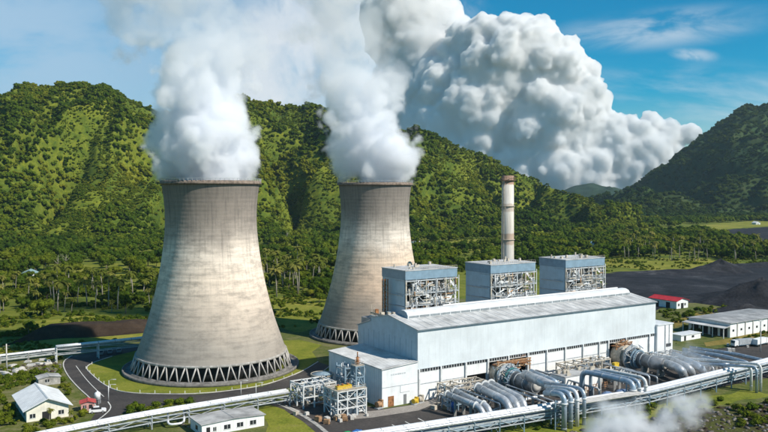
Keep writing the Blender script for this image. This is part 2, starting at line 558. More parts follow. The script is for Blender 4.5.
# lawn ring round the first cooling tower, road and yards
T1 = Vector((-60.4, 274.0, 0))
lawn_pts = [(86, 369), (92, 364), (112, 357), (140, 350), (200, 344), (300, 340), (322, 345), (312, 352), (318, 360), (300, 372), (262, 386), (200, 393.5), (140, 393), (118, 391), (104, 384), (95, 376)]
sheet('lawn', lawn_pts, LAWN, 0.06, 0.25)
sheet('lawn', [(256, 410), (266, 406), (296, 410), (320, 424), (350, 445), (262, 445), (268, 425)], LAWN, 0.06, 0.5)
sheet('verge', [(470, 432), (520, 420), (600, 411), (700, 398), (752, 390), (770, 396), (742, 401), (690, 412), (600, 428), (520, 460), (420, 470)], LAWN, 0.05, 2.5)
sheet('rubble_ground', [(640, 420), (700, 409), (745, 404), (850, 400), (900, 440), (880, 520), (560, 520), (580, 440)], RUBBLE, 0.06, 1.0)
road_pts = [(63, 362), (72, 356), (95, 352), (135, 344), (140, 350), (112, 356), (92, 363), (85, 368), (93, 376), (103, 384.5), (117, 391.6), (140, 394.2), (200, 394.7), (262, 387), (300, 373), (318, 362), (330, 366), (310, 382), (284, 391),
            (240, 400), (200, 404), (150, 407), (128, 411), (112, 420), (100, 428), (88, 424), (98, 410), (92, 400), (78, 388), (66, 374)]
sheet('road', road_pts, ASPH, 0.08, 0.12)
sheet('asphalt_yard', [(268, 404), (300, 398), (340, 402), (384, 409), (418, 404), (440, 394), (500, 384), (640, 360), (700, 352), (770, 340), (840, 334), (840, 362), (768, 378), (690, 393), (600, 409), (500, 428), (440, 446), (340, 452), (300, 420), (284, 410)], ASPH, 0.08, 0.3)
DRY = patch_mat('dry_grass', [(0.10, 0.09, 0.02), (0.26, 0.20, 0.05), (0.34, 0.26, 0.08)], 0.1, 0.5, 2.0)
sheet('dry_verge', [(704, 343), (730, 338.7), (790, 324), (790, 328), (732, 343.5), (706, 347)], DRY, 0.15, 0.5)
sheet('dry_verge', [(672, 322), (694, 314), (716, 308), (718, 312), (696, 319), (676, 328)], DRY, 0.15, 0.8)
sheet('verge', [(112, 423), (128, 411.5), (150, 407.5), (200, 404.5), (226, 402), (222, 408), (200, 413), (150, 421), (116, 428)], YARDG, 0.13, 0.3)
sheet('verge', [(232, 401), (262, 395), (290, 388), (310, 381), (312, 386), (290, 394), (262, 400), (236, 406)], YARDG, 0.13, 0.3)
sheet('concrete_apron', [(330, 414), (376, 411), (418, 404.5), (436, 398), (440, 402), (418, 411), (372, 418), (334, 421)], APRON, 0.12, 0.15)
sheet('concrete_apron', [(700, 345), (727, 339), (768, 330), (800, 324), (800, 330), (768, 336), (716, 349)], YARDG, 0.12, 0.6)


def strip(name, pts, wd, m, z0, z1, closed=False):
    P = [at(*p) for p in pts]
    for _ in range(2):                                  # corner cutting keeps the line flowing
        Q = [P[0]]
        for a, b in zip(P[:-1], P[1:]):
            Q += [a.lerp(b, 0.25), a.lerp(b, 0.75)]
        P = Q + [P[-1]]
    mb = MB(); vs = []
    for i, p in enumerate(P):
        d = (P[min(i + 1, len(P) - 1)] - P[max(i - 1, 0)]).normalized()
        nrm = Vector((-d.y, d.x, 0)) * wd / 2
        vs += [(p.x - nrm.x, p.y - nrm.y, z0), (p.x - nrm.x, p.y - nrm.y, z1), (p.x + nrm.x, p.y + nrm.y, z1), (p.x + nrm.x, p.y + nrm.y, z0)]
    fs = []
    for i in range(len(P) - 1):
        for k in range(3):
            fs.append((i * 4 + k, i * 4 + k + 1, (i + 1) * 4 + k + 1, (i + 1) * 4 + k))
    mb.add(vs, fs)
    o = mb.build(name, m); o['kind'] = 'structure'
    return o


strip('kerb', [(112, 356.5), (92, 363), (85, 368), (93, 376), (103, 384.5), (117, 391.4), (140, 394), (200, 394.5), (262, 386.8), (300, 373), (318, 362)], 0.35, CONCL, 0.0, 0.2)
strip('kerb', [(72, 356), (62, 362), (66, 374), (78, 388), (92, 400), (98, 410)], 0.35, CONCL, 0.0, 0.2)
strip('kerb', [(330, 366), (310, 382), (284, 391.5), (240, 400.5), (200, 404.5), (150, 407.5), (128, 411.5)], 0.3, CONC, 0.0, 0.18)
LINE = mat('road_paint', (0.70, 0.70, 0.66), 0.7, 0.25, 1.0)
strip('road_line', [(76, 366), (84, 377), (94, 388), (104, 397)], 0.22, LINE, 0.09, 0.10)
strip('road_line', [(92, 424), (104, 416), (112, 408), (108, 402)], 0.3, LINE, 0.09, 0.10)
for k in range(3):
    strip('road_line', [(392 + 13 * k, 425 - 3.2 * k), (398 + 13 * k, 428 - 3.2 * k)], 0.3, LINE, 0.09, 0.10)
strip('footpath', [(268, 399), (281, 405), (300, 414), (316, 424), (330, 436)], 1.2, CONC, 0.07, 0.16)
strip('footpath', [(236, 404), (276, 402), (300, 412)], 0.5, CONCL, 0.07, 0.16)

# dark cut bank below the palm grove
bk = MB(); vs = []
crest = [(2, 346), (30, 341), (60, 338), (90, 337), (118, 335), (150, 332)]
for i, (px, py) in enumerate(crest):
    p = at(px, py)
    d = Vector((0.25, 1, 0)).normalized()
    hgt = 4.6 * (1 if 0 < i < 5 else 0.1)
    for s_, zz in ((-2, 0), (0.5, 0.3), (3, hgt * .55), (6, hgt), (14, hgt), (30, 0)):
        q = p + d * s_
        vs.append((q.x + fbm(q.x / 4, q.y / 4) * 1.0, q.y, zz + (0.4 * fbm(q.x / 3, q.y / 3, 5) if zz > .3 else 0)))
bk.add(vs, [(i * 6 + k, i * 6 + k + 1, (i + 1) * 6 + k + 1, (i + 1) * 6 + k) for i in range(len(crest) - 1) for k in range(5)])
tag(bk.build('earth_bank', EARTH), kind='structure')


# ------------------------------------------------------------------ hills
def interp(tab, x):
    if x <= tab[0][0]: return tab[0][1]
    for (a, b), (c, d) in zip(tab[:-1], tab[1:]):
        if x <= c:
            s = (x - a) / (c - a); s = s * s * (3 - 2 * s) * 0.5 + s * 0.5
            return b + (d - b) * s
    return tab[-1][1]


class Hill:
    def __init__(s, crest, foot, peak, spur, scale, seed, drop=0.5):
        s.crest, s.foot, s.peak, s.spur, s.scale, s.seed = crest, foot, peak, spur, scale, seed

    def z(s, px, D):
        """height of the land in the bearing px (survey units) at depth D"""
        Df, Dc = interp(s.foot, px), interp(s.peak, px)
        zc = CZ + (190 - interp(s.crest, px)) / 784 * Dc
        q = (D - Df) / (Dc - Df)
        x = (px - 384) / 784 * D
        if q < 0: return -3.0 + q * 5
        rid = 1 - abs(fbm(x / s.scale + 0.25 * fbm(x / 150, D / 150, 3), D / (s.scale * 2.6), s.seed, 4, 0.55)) * 2.0
        if q <= 1:
            base = zc * (0.35 * q + 0.65 * q * q * (3 - 2 * q)) if zc > 0 else zc * q
            z = base + s.spur * (rid - 0.5) * math.sin(math.pi * min(1, q * 0.95)) ** 0.8
        else:
            z = zc * max(-0.1, 1 - (q - 1) * 1.0) + s.spur * 0.4 * (rid - 0.5) * min(1, (q - 1) * 3)
        return z

    def build(s, name, m, px0, px1, nx, q0, q1, ny):
        vs = []
        for j in range(ny + 1):
            q = q0 + (q1 - q0) * j / ny
            for i in range(nx + 1):
                px = px0 + (px1 - px0) * i / nx
                Df, Dc = interp(s.foot, px), interp(s.peak, px)
                D = Df + (Dc - Df) * q
                vs.append(((px - 384) / 784 * D, D, s.z(px, D)))
        fs = [(j * (nx + 1) + i, j * (nx + 1) + i + 1, (j + 1) * (nx + 1) + i + 1, (j + 1) * (nx + 1) + i) for j in range(ny) for i in range(nx)]
        me = bpy.data.meshes.new(name); me.from_pydata(vs, [], fs); me.materials.append(m)
        me.polygons.foreach_set('use_smooth', [True] * len(fs))
        o = bpy.data.objects.new(name, me); COL.objects.link(o); o['kind'] = 'structure'
        return o


hillA = Hill(crest=[(-500, 130), (-300, 112), (-100, 103), (0, 97), (30, 95), (60, 94), (100, 95), (120, 100), (142, 109), (165, 118), (200, 116), (232, 107), (255, 103), (275, 104), (300, 109), (330, 117), (370, 124), (410, 136), (440, 146), (470, 160), (500, 175), (530, 188), (560, 203), (585, 214), (610, 224), (640, 232)],
             foot=[(-500, 820), (0, 860), (160, 930), (300, 950), (420, 1000), (500, 1100), (640, 1250)],
             peak=[(-500, 1350), (0, 1330), (100, 1330), (170, 1520), (260, 1480), (400, 1500), (520, 1560), (640, 1500)],
             spur=80, scale=200, seed=2.3)
hillB = Hill(crest=[(480, 232), (540, 222), (570, 214), (600, 203), (630, 188), (660, 169), (685, 150), (705, 136), (722, 124), (736, 113), (746, 109), (756, 111), (768, 108), (800, 104), (850, 118), (950, 140), (1100, 170)],
             foot=[(480, 1700), (600, 1700), (700, 1650), (800, 1500), (1100, 1500)],
             peak=[(480, 2500), (600, 2700), (700, 2900), (800, 2900), (1100, 2800)],
             spur=70, scale=330, seed=5.1)
hillC = Hill(crest=[(300, 196), (450, 190), (520, 189), (545, 188), (560, 191), (576, 185), (592, 182.5), (604, 186), (630, 192), (700, 196), (900, 200)],
             foot=[(300, 3600), (900, 3600)], peak=[(300, 4600), (900, 4600)], spur=40, scale=400, seed=8.7)
HILLA = patch_mat('hill_grass', [(0.024, 0.052, 0.008), (0.075, 0.115, 0.012), (0.17, 0.195, 0.018), (0.28, 0.255, 0.03)], 0.008, 0.09, 0.35)
HILLB = patch_mat('mountain_cover', [(0.012, 0.030, 0.012), (0.025, 0.055, 0.016), (0.05, 0.075, 0.02), (0.11, 0.095, 0.045)], 0.004, 0.03, 0.2)
hillA.build('forested_hill', HILLA, -480, 640, 420, -0.12, 1.5, 190)
hillB.build('mountain', HILLB, 480, 1080, 260, -0.12, 1.4, 180)
hillC.build('distant_hills', patch_mat('distant_cover', [(0.010, 0.028, 0.016), (0.020, 0.045, 0.022), (0.04, 0.065, 0.03)], 0.004, 0.03, 0.15), 300, 900, 260, -0.1, 1.3, 70)


# ------------------------------------------------------------------ cooling towers
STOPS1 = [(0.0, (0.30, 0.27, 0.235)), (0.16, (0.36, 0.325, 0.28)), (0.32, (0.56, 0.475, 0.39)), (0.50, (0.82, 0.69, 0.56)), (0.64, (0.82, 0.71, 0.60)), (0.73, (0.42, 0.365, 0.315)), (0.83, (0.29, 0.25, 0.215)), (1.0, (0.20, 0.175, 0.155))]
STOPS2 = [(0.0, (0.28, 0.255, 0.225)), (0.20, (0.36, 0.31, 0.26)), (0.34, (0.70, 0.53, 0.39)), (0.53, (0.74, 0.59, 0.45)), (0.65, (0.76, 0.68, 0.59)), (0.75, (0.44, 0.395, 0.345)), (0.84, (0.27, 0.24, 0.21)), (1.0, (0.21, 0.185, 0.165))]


def cooling_tower(loc, k, label, stops, rz, kz=1.0):
    t = thing('cooling_tower', label, 'cooling tower', loc, rz, 'hyperbolic cooling towers')
    Ht = 64.0
    prof = [(25.9, 5.4), (25.0, 7.6), (23.7, 11.2), (22.2, 15.6), (20.6, 21.0), (19.2, 26.5), (18.0, 32.0), (17.0, 37.5), (16.3, 42.5), (15.85, 47.0), (15.65, 51.0), (15.7, 55.0), (16.0, 59.0), (16.45, 62.2), (16.7, 64.0)]
    P = []
    for (r0, z0), (r1, z1) in zip(prof[:-1], prof[1:]):
        for q in range(4):
            s = q / 4; P.append((r0 + (r1 - r0) * s, z0 + (z1 - z0) * s))
    P.append(prof[-1])
    zmin = 5.4
    for _ in range(3):
        P = [P[0]] + [((a[0] + 2 * b[0] + c[0]) / 4, (a[1] + 2 * b[1] + c[1]) / 4) for a, b, c in zip(P[:-2], P[1:-1], P[2:])] + [P[-1]]
    P = [(r * k, z * kz if z > 5.4 else z) for r, z in P]
    th = 0.35
    outer = P
    inner = [(r - th, z) for r, z in P][::-1]
    mb = MB(); mb.lathe(outer + inner, 160, close=True)
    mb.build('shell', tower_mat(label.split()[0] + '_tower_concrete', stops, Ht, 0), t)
    rim = MB(); zt = Ht; r0 = P[-1][0]
    rim.lathe([(r0 - 0.5, zt), (r0 + 0.75, zt), (r0 + 0.75, zt + 0.35), (r0 + 0.45, zt + 1.25), (r0 - 0.5, zt + 1.25)], 160, close=True)
    rim.build('rim', mat('rim_rust', (0.23, 0.18, 0.145), 0.9, 0.4, 1.0, streak=0.3), t)
    rail = MB()
    for j in range(72):
        a = 2 * math.pi * j / 72
        rail.bar(((r0 + 0.6) * math.cos(a), (r0 + 0.6) * math.sin(a), zt + 1.0), ((r0 + 0.6) * math.cos(a), (r0 + 0.6) * math.sin(a), zt + 1.9), 0.10)
    rail.lathe([(r0 + 0.55, zt + 1.85), (r0 + 0.65, zt + 1.85), (r0 + 0.65, zt + 1.95), (r0 + 0.55, zt + 1.95)], 96, close=True)
    rail.build('railing', STEEL, t)
    lin = MB(); lin.lathe([(25.5 * k, 5.15), (26.2 * k, 5.15), (26.05 * k, 5.9), (25.5 * k, 5.9)], 160, close=True)
    lin.build('lintel', CONC, t)
    bw = MB()
    bw.lathe([(27.0 * k, 0.0), (30.3 * k, 0.0), (30.3 * k, 1.0), (29.8 * k, 1.0), (29.6 * k, 0.55), (28.2 * k, 0.55), (28.0 * k, 1.05), (27.0 * k, 1.05)], 160, close=True)
    bw.build('basin_wall', CONCD, t)
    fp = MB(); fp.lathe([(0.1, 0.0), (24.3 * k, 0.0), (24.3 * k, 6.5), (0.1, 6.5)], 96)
    fp.build('shade_drum', DARK, t)  # near-black drum added to block daylight and stand for shade behind the legs
    n = 46
    legm = []
    for sgn in (1, -1):
        m_ = MB()
        d = math.pi / n
        a0, a1 = 0.0, sgn * d
        p = Vector((27.4 * k * math.cos(a0 + sgn * .012), 27.4 * k * math.sin(a0 + sgn * .012), 1.0))
        q = Vector((25.95 * k * math.cos(a1 - sgn * .008), 25.95 * k * math.sin(a1 - sgn * .008), 5.3))
        m_.tube([p, q], 0.25, 8)
        legm.append(m_.mesh('leg', mat('leg_concrete', (0.47, 0.45, 0.42), 0.85, 0.2, 0.7, streak=0.25)))
    for j in range(n):
        for me in legm:
            o = bpy.data.objects.new('leg', me); COL.objects.link(o); o.parent = t
            o.rotation_euler[2] = 2 * math.pi * j / n
    return t


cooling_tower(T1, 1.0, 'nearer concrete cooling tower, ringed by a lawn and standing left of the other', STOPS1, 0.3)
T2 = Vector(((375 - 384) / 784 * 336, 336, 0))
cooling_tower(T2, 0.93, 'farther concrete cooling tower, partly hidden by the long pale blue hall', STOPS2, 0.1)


# ------------------------------------------------------------------ main hall
LH = 107.0
hall = thing('turbine_hall', 'long pale blue clad turbine hall with white lower wall and ridge ventilator', 'hall', P0, TH)
mb = MB()
mb.box((0, -0.12, 9.6), (LH, 0.25, 21.0))
mb.build('front_cladding', CLAD, hall)
seams = MB()
for k in range(1, 27):
    seams.box((k * 4 - 0.02, -0.13, 9.65), (k * 4 + 0.02, -0.122, 20.75))
seams.box((-0.05, -0.22, 20.72), (LH + .05, -0.125, 21.0))
seams.box((-0.05, -0.2, 9.45), (LH + .05, -0.125, 9.7))
for z_ in (13.4, 17.2): seams.box((0, -0.135, z_), (LH, -0.122, z_ + .05))
seams.build('cladding_seams', mat('seam_grey', (0.61, 0.665, 0.695), 0.5, 0.1), hall)
cl = MB()
cl.box((0.2, 0.02, 8.5), (LH - 0.2, 0.18, 9.6))
cs = cl.build('clerestory', GLASS, hall)
mu = MB()
for k in range(0, 107):
    mu.box((k + 0.45, -0.05, 8.5), (k + 0.6, 0.018, 9.44))
mu.box((0.2, -0.06, 8.3), (LH - .2, 0.2, 8.498))
mu.build('mullions', STEELW, cs)
# lower white wall, between the openings
op = [(18.5, 26.2, 5.2), (27.2, 43.0, 8.3), (82.0, 90.4, 8.3), (91.4, 103.0, 7.6)]
wl = MB()
a = 0.0
for o0, o1, oh in op:
    wl.box((a, -0.02, 0), (o0, 0.25, 8.3))
    if oh < 8.3: wl.box((o0, -0.02, oh), (o1, 0.25, 8.3))
    a = o1
wl.box((a, -0.02, 0), (LH, 0.25, 8.3))
wl.build('lower_wall', WHITE, hall)
rl = MB()
rl.box((0, -0.1, 4.9), (18.4, -0.025, 5.15)); rl.box((43.1, -0.1, 5.2), (81.9, -0.025, 5.45))
rl.build('wall_rail', STEEL, hall)
sd = MB(); sd.box((91.5, 0.05, 0), (102.9, 0.2, 7.6))
for k in range(24): sd.box((91.6, 0.0, 0.1 + k * .31), (102.8, 0.048, 0.3 + k * .31))
sd.build('shutter', WHITE, hall)
colm = MB(); colm.box((-0.28, -0.5, 0), (0.28, -0.13, 9.44)); cme = colm.mesh('column', STEELW)
for x in (0.4, 8.4, 17.9, 26.7, 35.2, 43.5, 52.0, 60.5, 69.0, 77.0, 81.6, 90.9, 103.5):
    o = bpy.data.objects.new('column', cme); COL.objects.link(o); o.parent = hall; o.location = (x, 0, 0)
gprof = [(0.25, 0), (33.7, 0), (33.7, 17.7), (25.6, 20.3), (25.6, 21.3), (15.2, 23.3), (0.25, 20.9)]
for nm, x0, x1 in (('gable_wall', 0.0, 0.3), ('gable_wall', LH - 0.3, LH)):
    mb = MB(); mb.prism(gprof, 'x', x0, x1); mb.build(nm, CLADL, hall)
gs = MB()
for k in range(3, 33, 3): gs.box((-0.05, k - 0.035, 0.2), (-0.003, k + 0.035, 17.5))
gs.build('cladding_seams', mat('seam_blue', (0.28, 0.41, 0.5), 0.5, 0.1), hall)
mb = MB(); mb.box((0.31, 33.3, 0), (LH - .31, 33.7, 17.6)); mb.build('rear_wall', CLADL, hall)
rf = MB()
rf.prism([(-0.5, 20.95), (15.2, 23.35), (25.7, 21.35), (25.7, 21.6), (15.2, 23.62), (-0.5, 21.22)], 'x', -0.35, LH + 0.35)
rf.prism([(25.75, 20.3), (34.2, 17.6), (34.2, 17.85), (25.75, 20.6)], 'x', -0.35, LH + .35)
roof = rf.build('roof', ROOFG, hall)
rs = MB()
for k in range(0, 107, 3):
    rs.prism([(-0.45, 21.22), (15.1, 23.6), (15.1, 23.68), (-0.45, 21.30)], 'x', k + 0.46, k + 0.54)
rs.build('roof_ribs', ROOFW, roof)
gt = MB(); gt.box((-0.36, -0.75, 20.85), (LH + .36, -0.53, 21.15)); gt.build('gutter', mat('gutter_dark', (0.16, 0.2, 0.23), 0.6), hall)
# ridge ventilator with a curved cap
vn = MB()
vp = [(9.6, 22.2), (9.6, 23.7), (10.2, 24.5), (11.6, 25.0), (13.2, 25.0), (14.6, 24.5), (15.2, 23.7), (15.2, 22.2)]
vn.prism(vp, 'x', 3.2, 104.5)
ven = vn.build('ridge_ventilator', ROOFW, hall)
vl = MB()
for k in range(25): vl.box((3.6 + k * 4.05, 9.52, 22.9), (3.6 + k * 4.05 + 3.7, 9.597, 23.5))
vl.build('louvre', mat('louvre_grey', (0.25, 0.28, 0.3), 0.6), ven)
ec = MB(); ec.prism([(y_, z_) for y_, z_ in vp], 'x', 3.05, 3.19); ec.build('end_cap', BLUE, ven)
# rear curb seen over the ridge
cb = MB(); cb.box((22, 16.6, 23.0), (LH - 1, 17.2, 24.7)); cb.build('parapet', WHITE, hall)
# backing wall and soffit coloured dark for the shade inside the hall
inn = MB(); inn.box((0.35, 10.0, 0.1), (LH - .35, 10.3, 16.0)); inn.box((0.35, 0.3, 8.45), (LH - .35, 10.0, 8.5)); inn.build('shade_backing', mat('inner_shade_dark', (0.08, 0.07, 0.06), 0.9), hall)

# lower end block at the far right end of the hall
eb = thing('end_block', 'white lower block joined to the far right end of the long hall', 'building', H(LH + 0.02, -1.0), TH)
m_ = MB(); m_.box((0, 0, 0), (8.8, 12.0, 12.3)); m_.build('wall', WHITE, eb)
m_ = MB(); m_.box((-0.0, -0.25, 12.3), (9.1, 12.2, 12.65)); m_.build('roof', ROOFW, eb)
m_ = MB(); m_.box((1.0, -0.06, 0), (2.4, -0.004, 2.6)); m_.build('door', STEELB, eb)
m_ = MB(); m_.box((4.2, -0.25, 0.1), (4.45, -0.003, 12.1)); m_.box((6.6, -0.2, 5.3), (6.8, -.003, 12.1)); m_.build('downpipe', STEEL, eb)
m_ = MB(); m_.box((5.0, -.08, 4.0), (7.8, -.003, 5.2)); m_.build('window', GLASS, eb)

# annex in front of the gable
an = thing('annex_building', 'white annex with a plain grey roof against the left gable of the long hall', 'building', H(-12.5, -0.2), TH)
m_ = MB(); m_.box((0, 0, 0), (12.45, 31, 10.9)); m_.build('wall', mat('annex_wall', (0.76, 0.785, 0.79), 0.6, 0.08, 0.3, streak=0.25), an)
m_ = MB(); m_.prism([(-0.35, 10.9), (12.46, 11.75), (12.46, 12.05), (-0.35, 11.2)], 'y', -0.35, 31.3); arf = m_.build('roof', ROOFG, an)
m_ = MB(); m_.prism([(0.1, 10.905), (12.4, 10.905), (12.4, 11.72), ], 'y', 0.0, 0.2); m_.build('wall_top', WHITE, an)
m_ = MB()
for k in range(1, 31): m_.prism([(-0.3, 11.2), (12.4, 12.04), (12.4, 12.10), (-0.3, 11.27)], 'y', k - .04, k + .04)
m_.build('roof_ribs', ROOFW, arf)
m_ = MB(); m_.box((2.0, -0.08, 0), (4.0, -0.003, 3.0)); m_.build('door', RUST, an)['label'] = 'rusty brown door'
m_ = MB(); m_.box((7.4, -0.08, 0), (8.4, -0.003, 2.9)); m_.build('door', CARG, an)['label'] = 'narrow grey door'
m_ = MB(); m_.box((0.0, -0.05, 5.6), (12.4, -0.003, 5.75)); m_.box((6.2, -0.05, 3.5), (6.35, -.003, 5.6)); m_.box((6.2, -.05, 3.5), (9.5, -.003, 3.62)); m_.build('wall_rail', STEEL, an)
m_ = MB()
for k in range(7): m_.box((3.0 + k * .75, -0.05, 8.9), (3.0 + k * .75 + (0.5 if k % 3 else .62), -0.003, 9.35))
m_.build('wall_marks', mat('faint_grey', (0.52, 0.55, 0.57), 0.7), an)
m_ = MB()
for k in range(1, 30): m_.box((-0.04, k - .03, 0.1), (-0.003, k + .03, 10.8))
m_.build('cladding_seams', CLADL, an)


# ------------------------------------------------------------------ boiler houses on the rear roof
def boiler_house(a0, t0, z0, label, seed):
    rnd = random.Random(seed)
    W, D, Z = 20.6, 13.5, 36.2 - z0
    b = thing('boiler_house', label, 'boiler house', H(a0, t0, z0), TH, 'boiler houses on the hall roof')
    m = MB(); m.box((0, 0.6, 0), (0.25, D, Z - 2.9)); m.build('side_wall', CLADL, b)
    m = MB(); m.box((0.26, D - 0.3, 0), (W, D, Z - 2.9)); m.build('back_wall', CLADL, b)
    m = MB(); m.box((-0.15, -0.15, Z - 2.9), (W + .15, D + .15, Z - 0.05)); m.build('top_band', BLUE if seed != 99 else BLUE, b)
    m = MB(); m.box((-0.3, -0.3, Z - 0.05), (W + .3, D + .3, Z + 0.18)); rfo = m.build('roof', ROOFG, b)
    m = MB()
    for k in range(9):
        x = rnd.uniform(1, W - 2); y = rnd.uniform(1, D - 1); h = rnd.uniform(.4, 1.3); s_ = rnd.uniform(.4, 1.1)
        m.box((x, y, Z + .18), (x + s_, y + s_, Z + .18 + h))
    for k in range(22): m.bar((W * k / 21, -0.2, Z + .18), (W * k / 21, -0.2, Z + .95), .06)
    m.bar((0, -.2, Z + .95), (W, -.2, Z + .95), .06)
    m.build('roof_vents', STEELBG, rfo)
    m = MB(); m.box((-0.18, 1.5, Z - 8.3), (-.003, D - 1, Z - 8.0)); m.box((-0.18, 0.6, 4), (-.003, D, 4.2)); m.build('wall_rail', STEEL, b)
    nb = 6
    for k in range(nb):
        x = 0.35 + (W - 0.7) * k / (nb - 1)
        m = MB(); m.box((x - .22, 0.0, 0), (x + .22, .44, Z - 2.92)); m.build('column', STEEL if k % 2 else STEELBG, b)
    for lv in (0.2, 4.2, 8.0, Z - 3.5):
        m = MB(); m.box((0.0, 0.46, lv), (W, 5.8, lv + .22)); m.box((0, -.05, lv - .05), (W + .6, 0.45, lv + .35)); m.build('floor_deck', STEEL, b)
    m = MB()
    for k in range(nb - 1):
        xa = 0.35 + (W - 0.7) * k / (nb - 1); xb = 0.35 + (W - 0.7) * (k + 1) / (nb - 1)
        for lv, hv in ((0.4, 4.1), (4.5, 7.9), (8.3, Z - 3.6)):
            q = rnd.random() * 2.4
            if q < .42: m.bar((xa, .1, lv), (xb, .1, hv), .2)
            elif q < .8: m.bar((xb, .1, lv), (xa, .1, hv), .2)
    for lv in (0.2, 4.2, 8.0):
        for hh in (.6, 1.15): m.bar((0, -.2, lv + hh), (W + .4, -.2, lv + hh), .07)
        for k in range(18): m.bar((W * k / 17, -.2, lv), (W * k / 17, -.2, lv + 1.15), .07)
    m.build('bracing', STEEL, b)
    # ducts and vessels
    for k in range(5):
        x = rnd.uniform(1.5, W - 3); y = rnd.uniform(1.2, 4); z = rnd.choice((0.5, 4.5, 8.3)); r = rnd.uniform(.55, 1.1)
        m = MB()
        if rnd.random() < .5: m.tube([(x, y, z + r), (min(W - .5, x + rnd.uniform(3, 8)), y, z + r)], r, 14)
        else: m.tube([(x, y, z), (x, y, z + rnd.uniform(2.4, 3.2))], r, 14)
        m.build('vessel', rnd.choice((ALU, ALUW, STEELBG, ALUB, STEELW)), b)
    # diagonal chute
    xa = rnd.uniform(2, 6)
    m = MB(); m.bar((xa, .9, Z - 4.2), (xa + 9, .9, 5.0), 1.0); m.build('chute', STEELW, b)
    m = MB()
    for k in range(260):
        x = rnd.uniform(.5, W - .5); y = rnd.uniform(-.3, 4.5) if k % 2 else rnd.uniform(-.5, .8); z = rnd.uniform(.4, Z - 4)
        d = rnd.choice(((1, 0, 0), (1, 0, 0), (1, 0, 0), (0, 0, 1), (0, 0, 1), (0, 0, 1), (.8, 0, .35)))
        l = rnd.uniform(1, 5)
        e = (min(W - .2, max(.2, x + d[0] * l)), y, min(Z - 3.2, z + d[2] * l))
        m.cur = rnd.choice((0, 0, 0, 1, 1, 1, 2, 2, 3, 4, 4, 5))
        m.tube([(x, y, z), e], rnd.uniform(.07, .26), 6)
    m.build('pipework', [ALUW, STEELBG, STEEL, RUSTO, STEELW, CONCL], b)
    m = MB()
    for k in range(95):
        x = rnd.uniform(.5, W - 1.5); y = rnd.uniform(.5, 4); lv = rnd.choice((.42, 4.42, 8.22)); s_ = rnd.uniform(.3, 1.2)
        m.cur = rnd.randrange(5)
        m.box((x, y, lv), (x + s_, y + rnd.uniform(.4, 1), lv + rnd.uniform(.5, 1.8)))
    m.build('cabinets', [STEELW, STEELBG, STEELB, CONCL, STEEL], b)
    # boiler casing behind, its colour darkened for the shaded gaps in the steelwork
    m = MB(); m.box((0.26, 5.9, 0), (W - .1, D - .31, Z - 2.95)); m.build('casing', mat('gap_shade_dark', (0.13, 0.13, 0.13), .6, .3, .5), b)
    # stair on the right flank
    m = MB()
    for k, (z0_, z1_) in enumerate(((0.3, 4.2), (4.2, 8.0), (8.0, Z - 3.4))):
        y0, y1 = (1, 6) if k % 2 == 0 else (6, 1)
        m.bar((W + .9, y0, z0_), (W + .9, y1, z1_), .9, .15)
        m.bar((W + .45, y0, z0_ + 1), (W + .45, y1, z1_ + 1), .07); m.bar((W + 1.35, y0, z0_ + 1), (W + 1.35, y1, z1_ + 1), .07)
        m.box((W + .3, min(y1, 6) - .5, z1_ - .1), (W + 1.5, min(y1, 6) + .9, z1_))
    for y in (.7, 6.4):
        m.bar((W + 1.5, y, 0), (W + 1.5, y, Z - 2.5), .2)
    m.build('stair', STEELW, b)
    return b


boiler_house(8.8, 19.0, 20.5, 'blue-topped boiler house nearest the cooling towers, left end of the hall roof', 11)
boiler_house(44.3, 19.0, 20.5, 'blue-topped boiler house in the middle of the roof, below the tall chimney', 23)
boiler_house(80.4, 19.0, 20.5, 'blue-topped boiler house at the right end of the hall roof, beside the coal yard', 37)
# rear roof plinths so that they stand on something real
m_ = MB()
m_.box((1.0, 17.4, 18.5), (LH - 1, 33.2, 20.5))
m_.build('rear_platform', ROOFD, hall)

# ladder mast left of the first boiler house and clutter by it
mm = thing('access_tower', 'slim steel access tower on the roof edge left of the first boiler house', 'access tower', H(6.4, 27.5, 20.5), TH)
m_ = MB()
for x in (0, 1.2):
    for y in (0, 1.2): m_.bar((x, y, 0), (x, y, 12.5), .28)
m_.build('frame', RUST, mm)
m_ = MB()
for k in range(5):
    m_.box((-0.1, -.1, 2.3 * k + 1.8), (1.3, 1.3, 2.3 * k + 2.0))
    m_.bar((0, 0, 2.3 * k), (1.2, 0, 2.3 * k + 1.8), .15); m_.bar((0, 0, 2.3 * k + 1.8), (0, 1.2, 2.3 * k), .15)
m_.build('deck', STEELBG, mm)
cq = thing('roof_machinery', 'low rusty machinery skid on the roof edge above the left gable', 'machinery', H(1.5, 18.0, 21.2), TH)
rr = random.Random(4)
m_ = MB(); m_.box((0, 0, 0), (5.5, 11, .3)); m_.build('deck', STEELB, cq)
for k in range(9):
    m_ = MB(); x = rr.uniform(.2, 4.2); y = rr.uniform(.3, 9.8); m_.box((x, y, .3), (x + rr.uniform(.5, 1.3), y + rr.uniform(.5, 1.2), rr.uniform(.9, 2.4)))
    m_.build('cabinet', rr.choice((RUST, YELL, STEELBG, STEELB, STEEL)), cq)
m_ = MB()
for k in range(10): m_.bar((0, 1.1 * k + .2, .3), (0, 1.1 * k + .2, 1.5), .09); m_.bar((0, .2, .9 + .06 * k), (0, 10.5, .9 + .06 * k), .05)
for k in range(3): m_.bar((.4, 10.5 - k, .3), (.4, 10.5 - k, 3.6), .12)
m_.build('railing', STEELBG, cq)

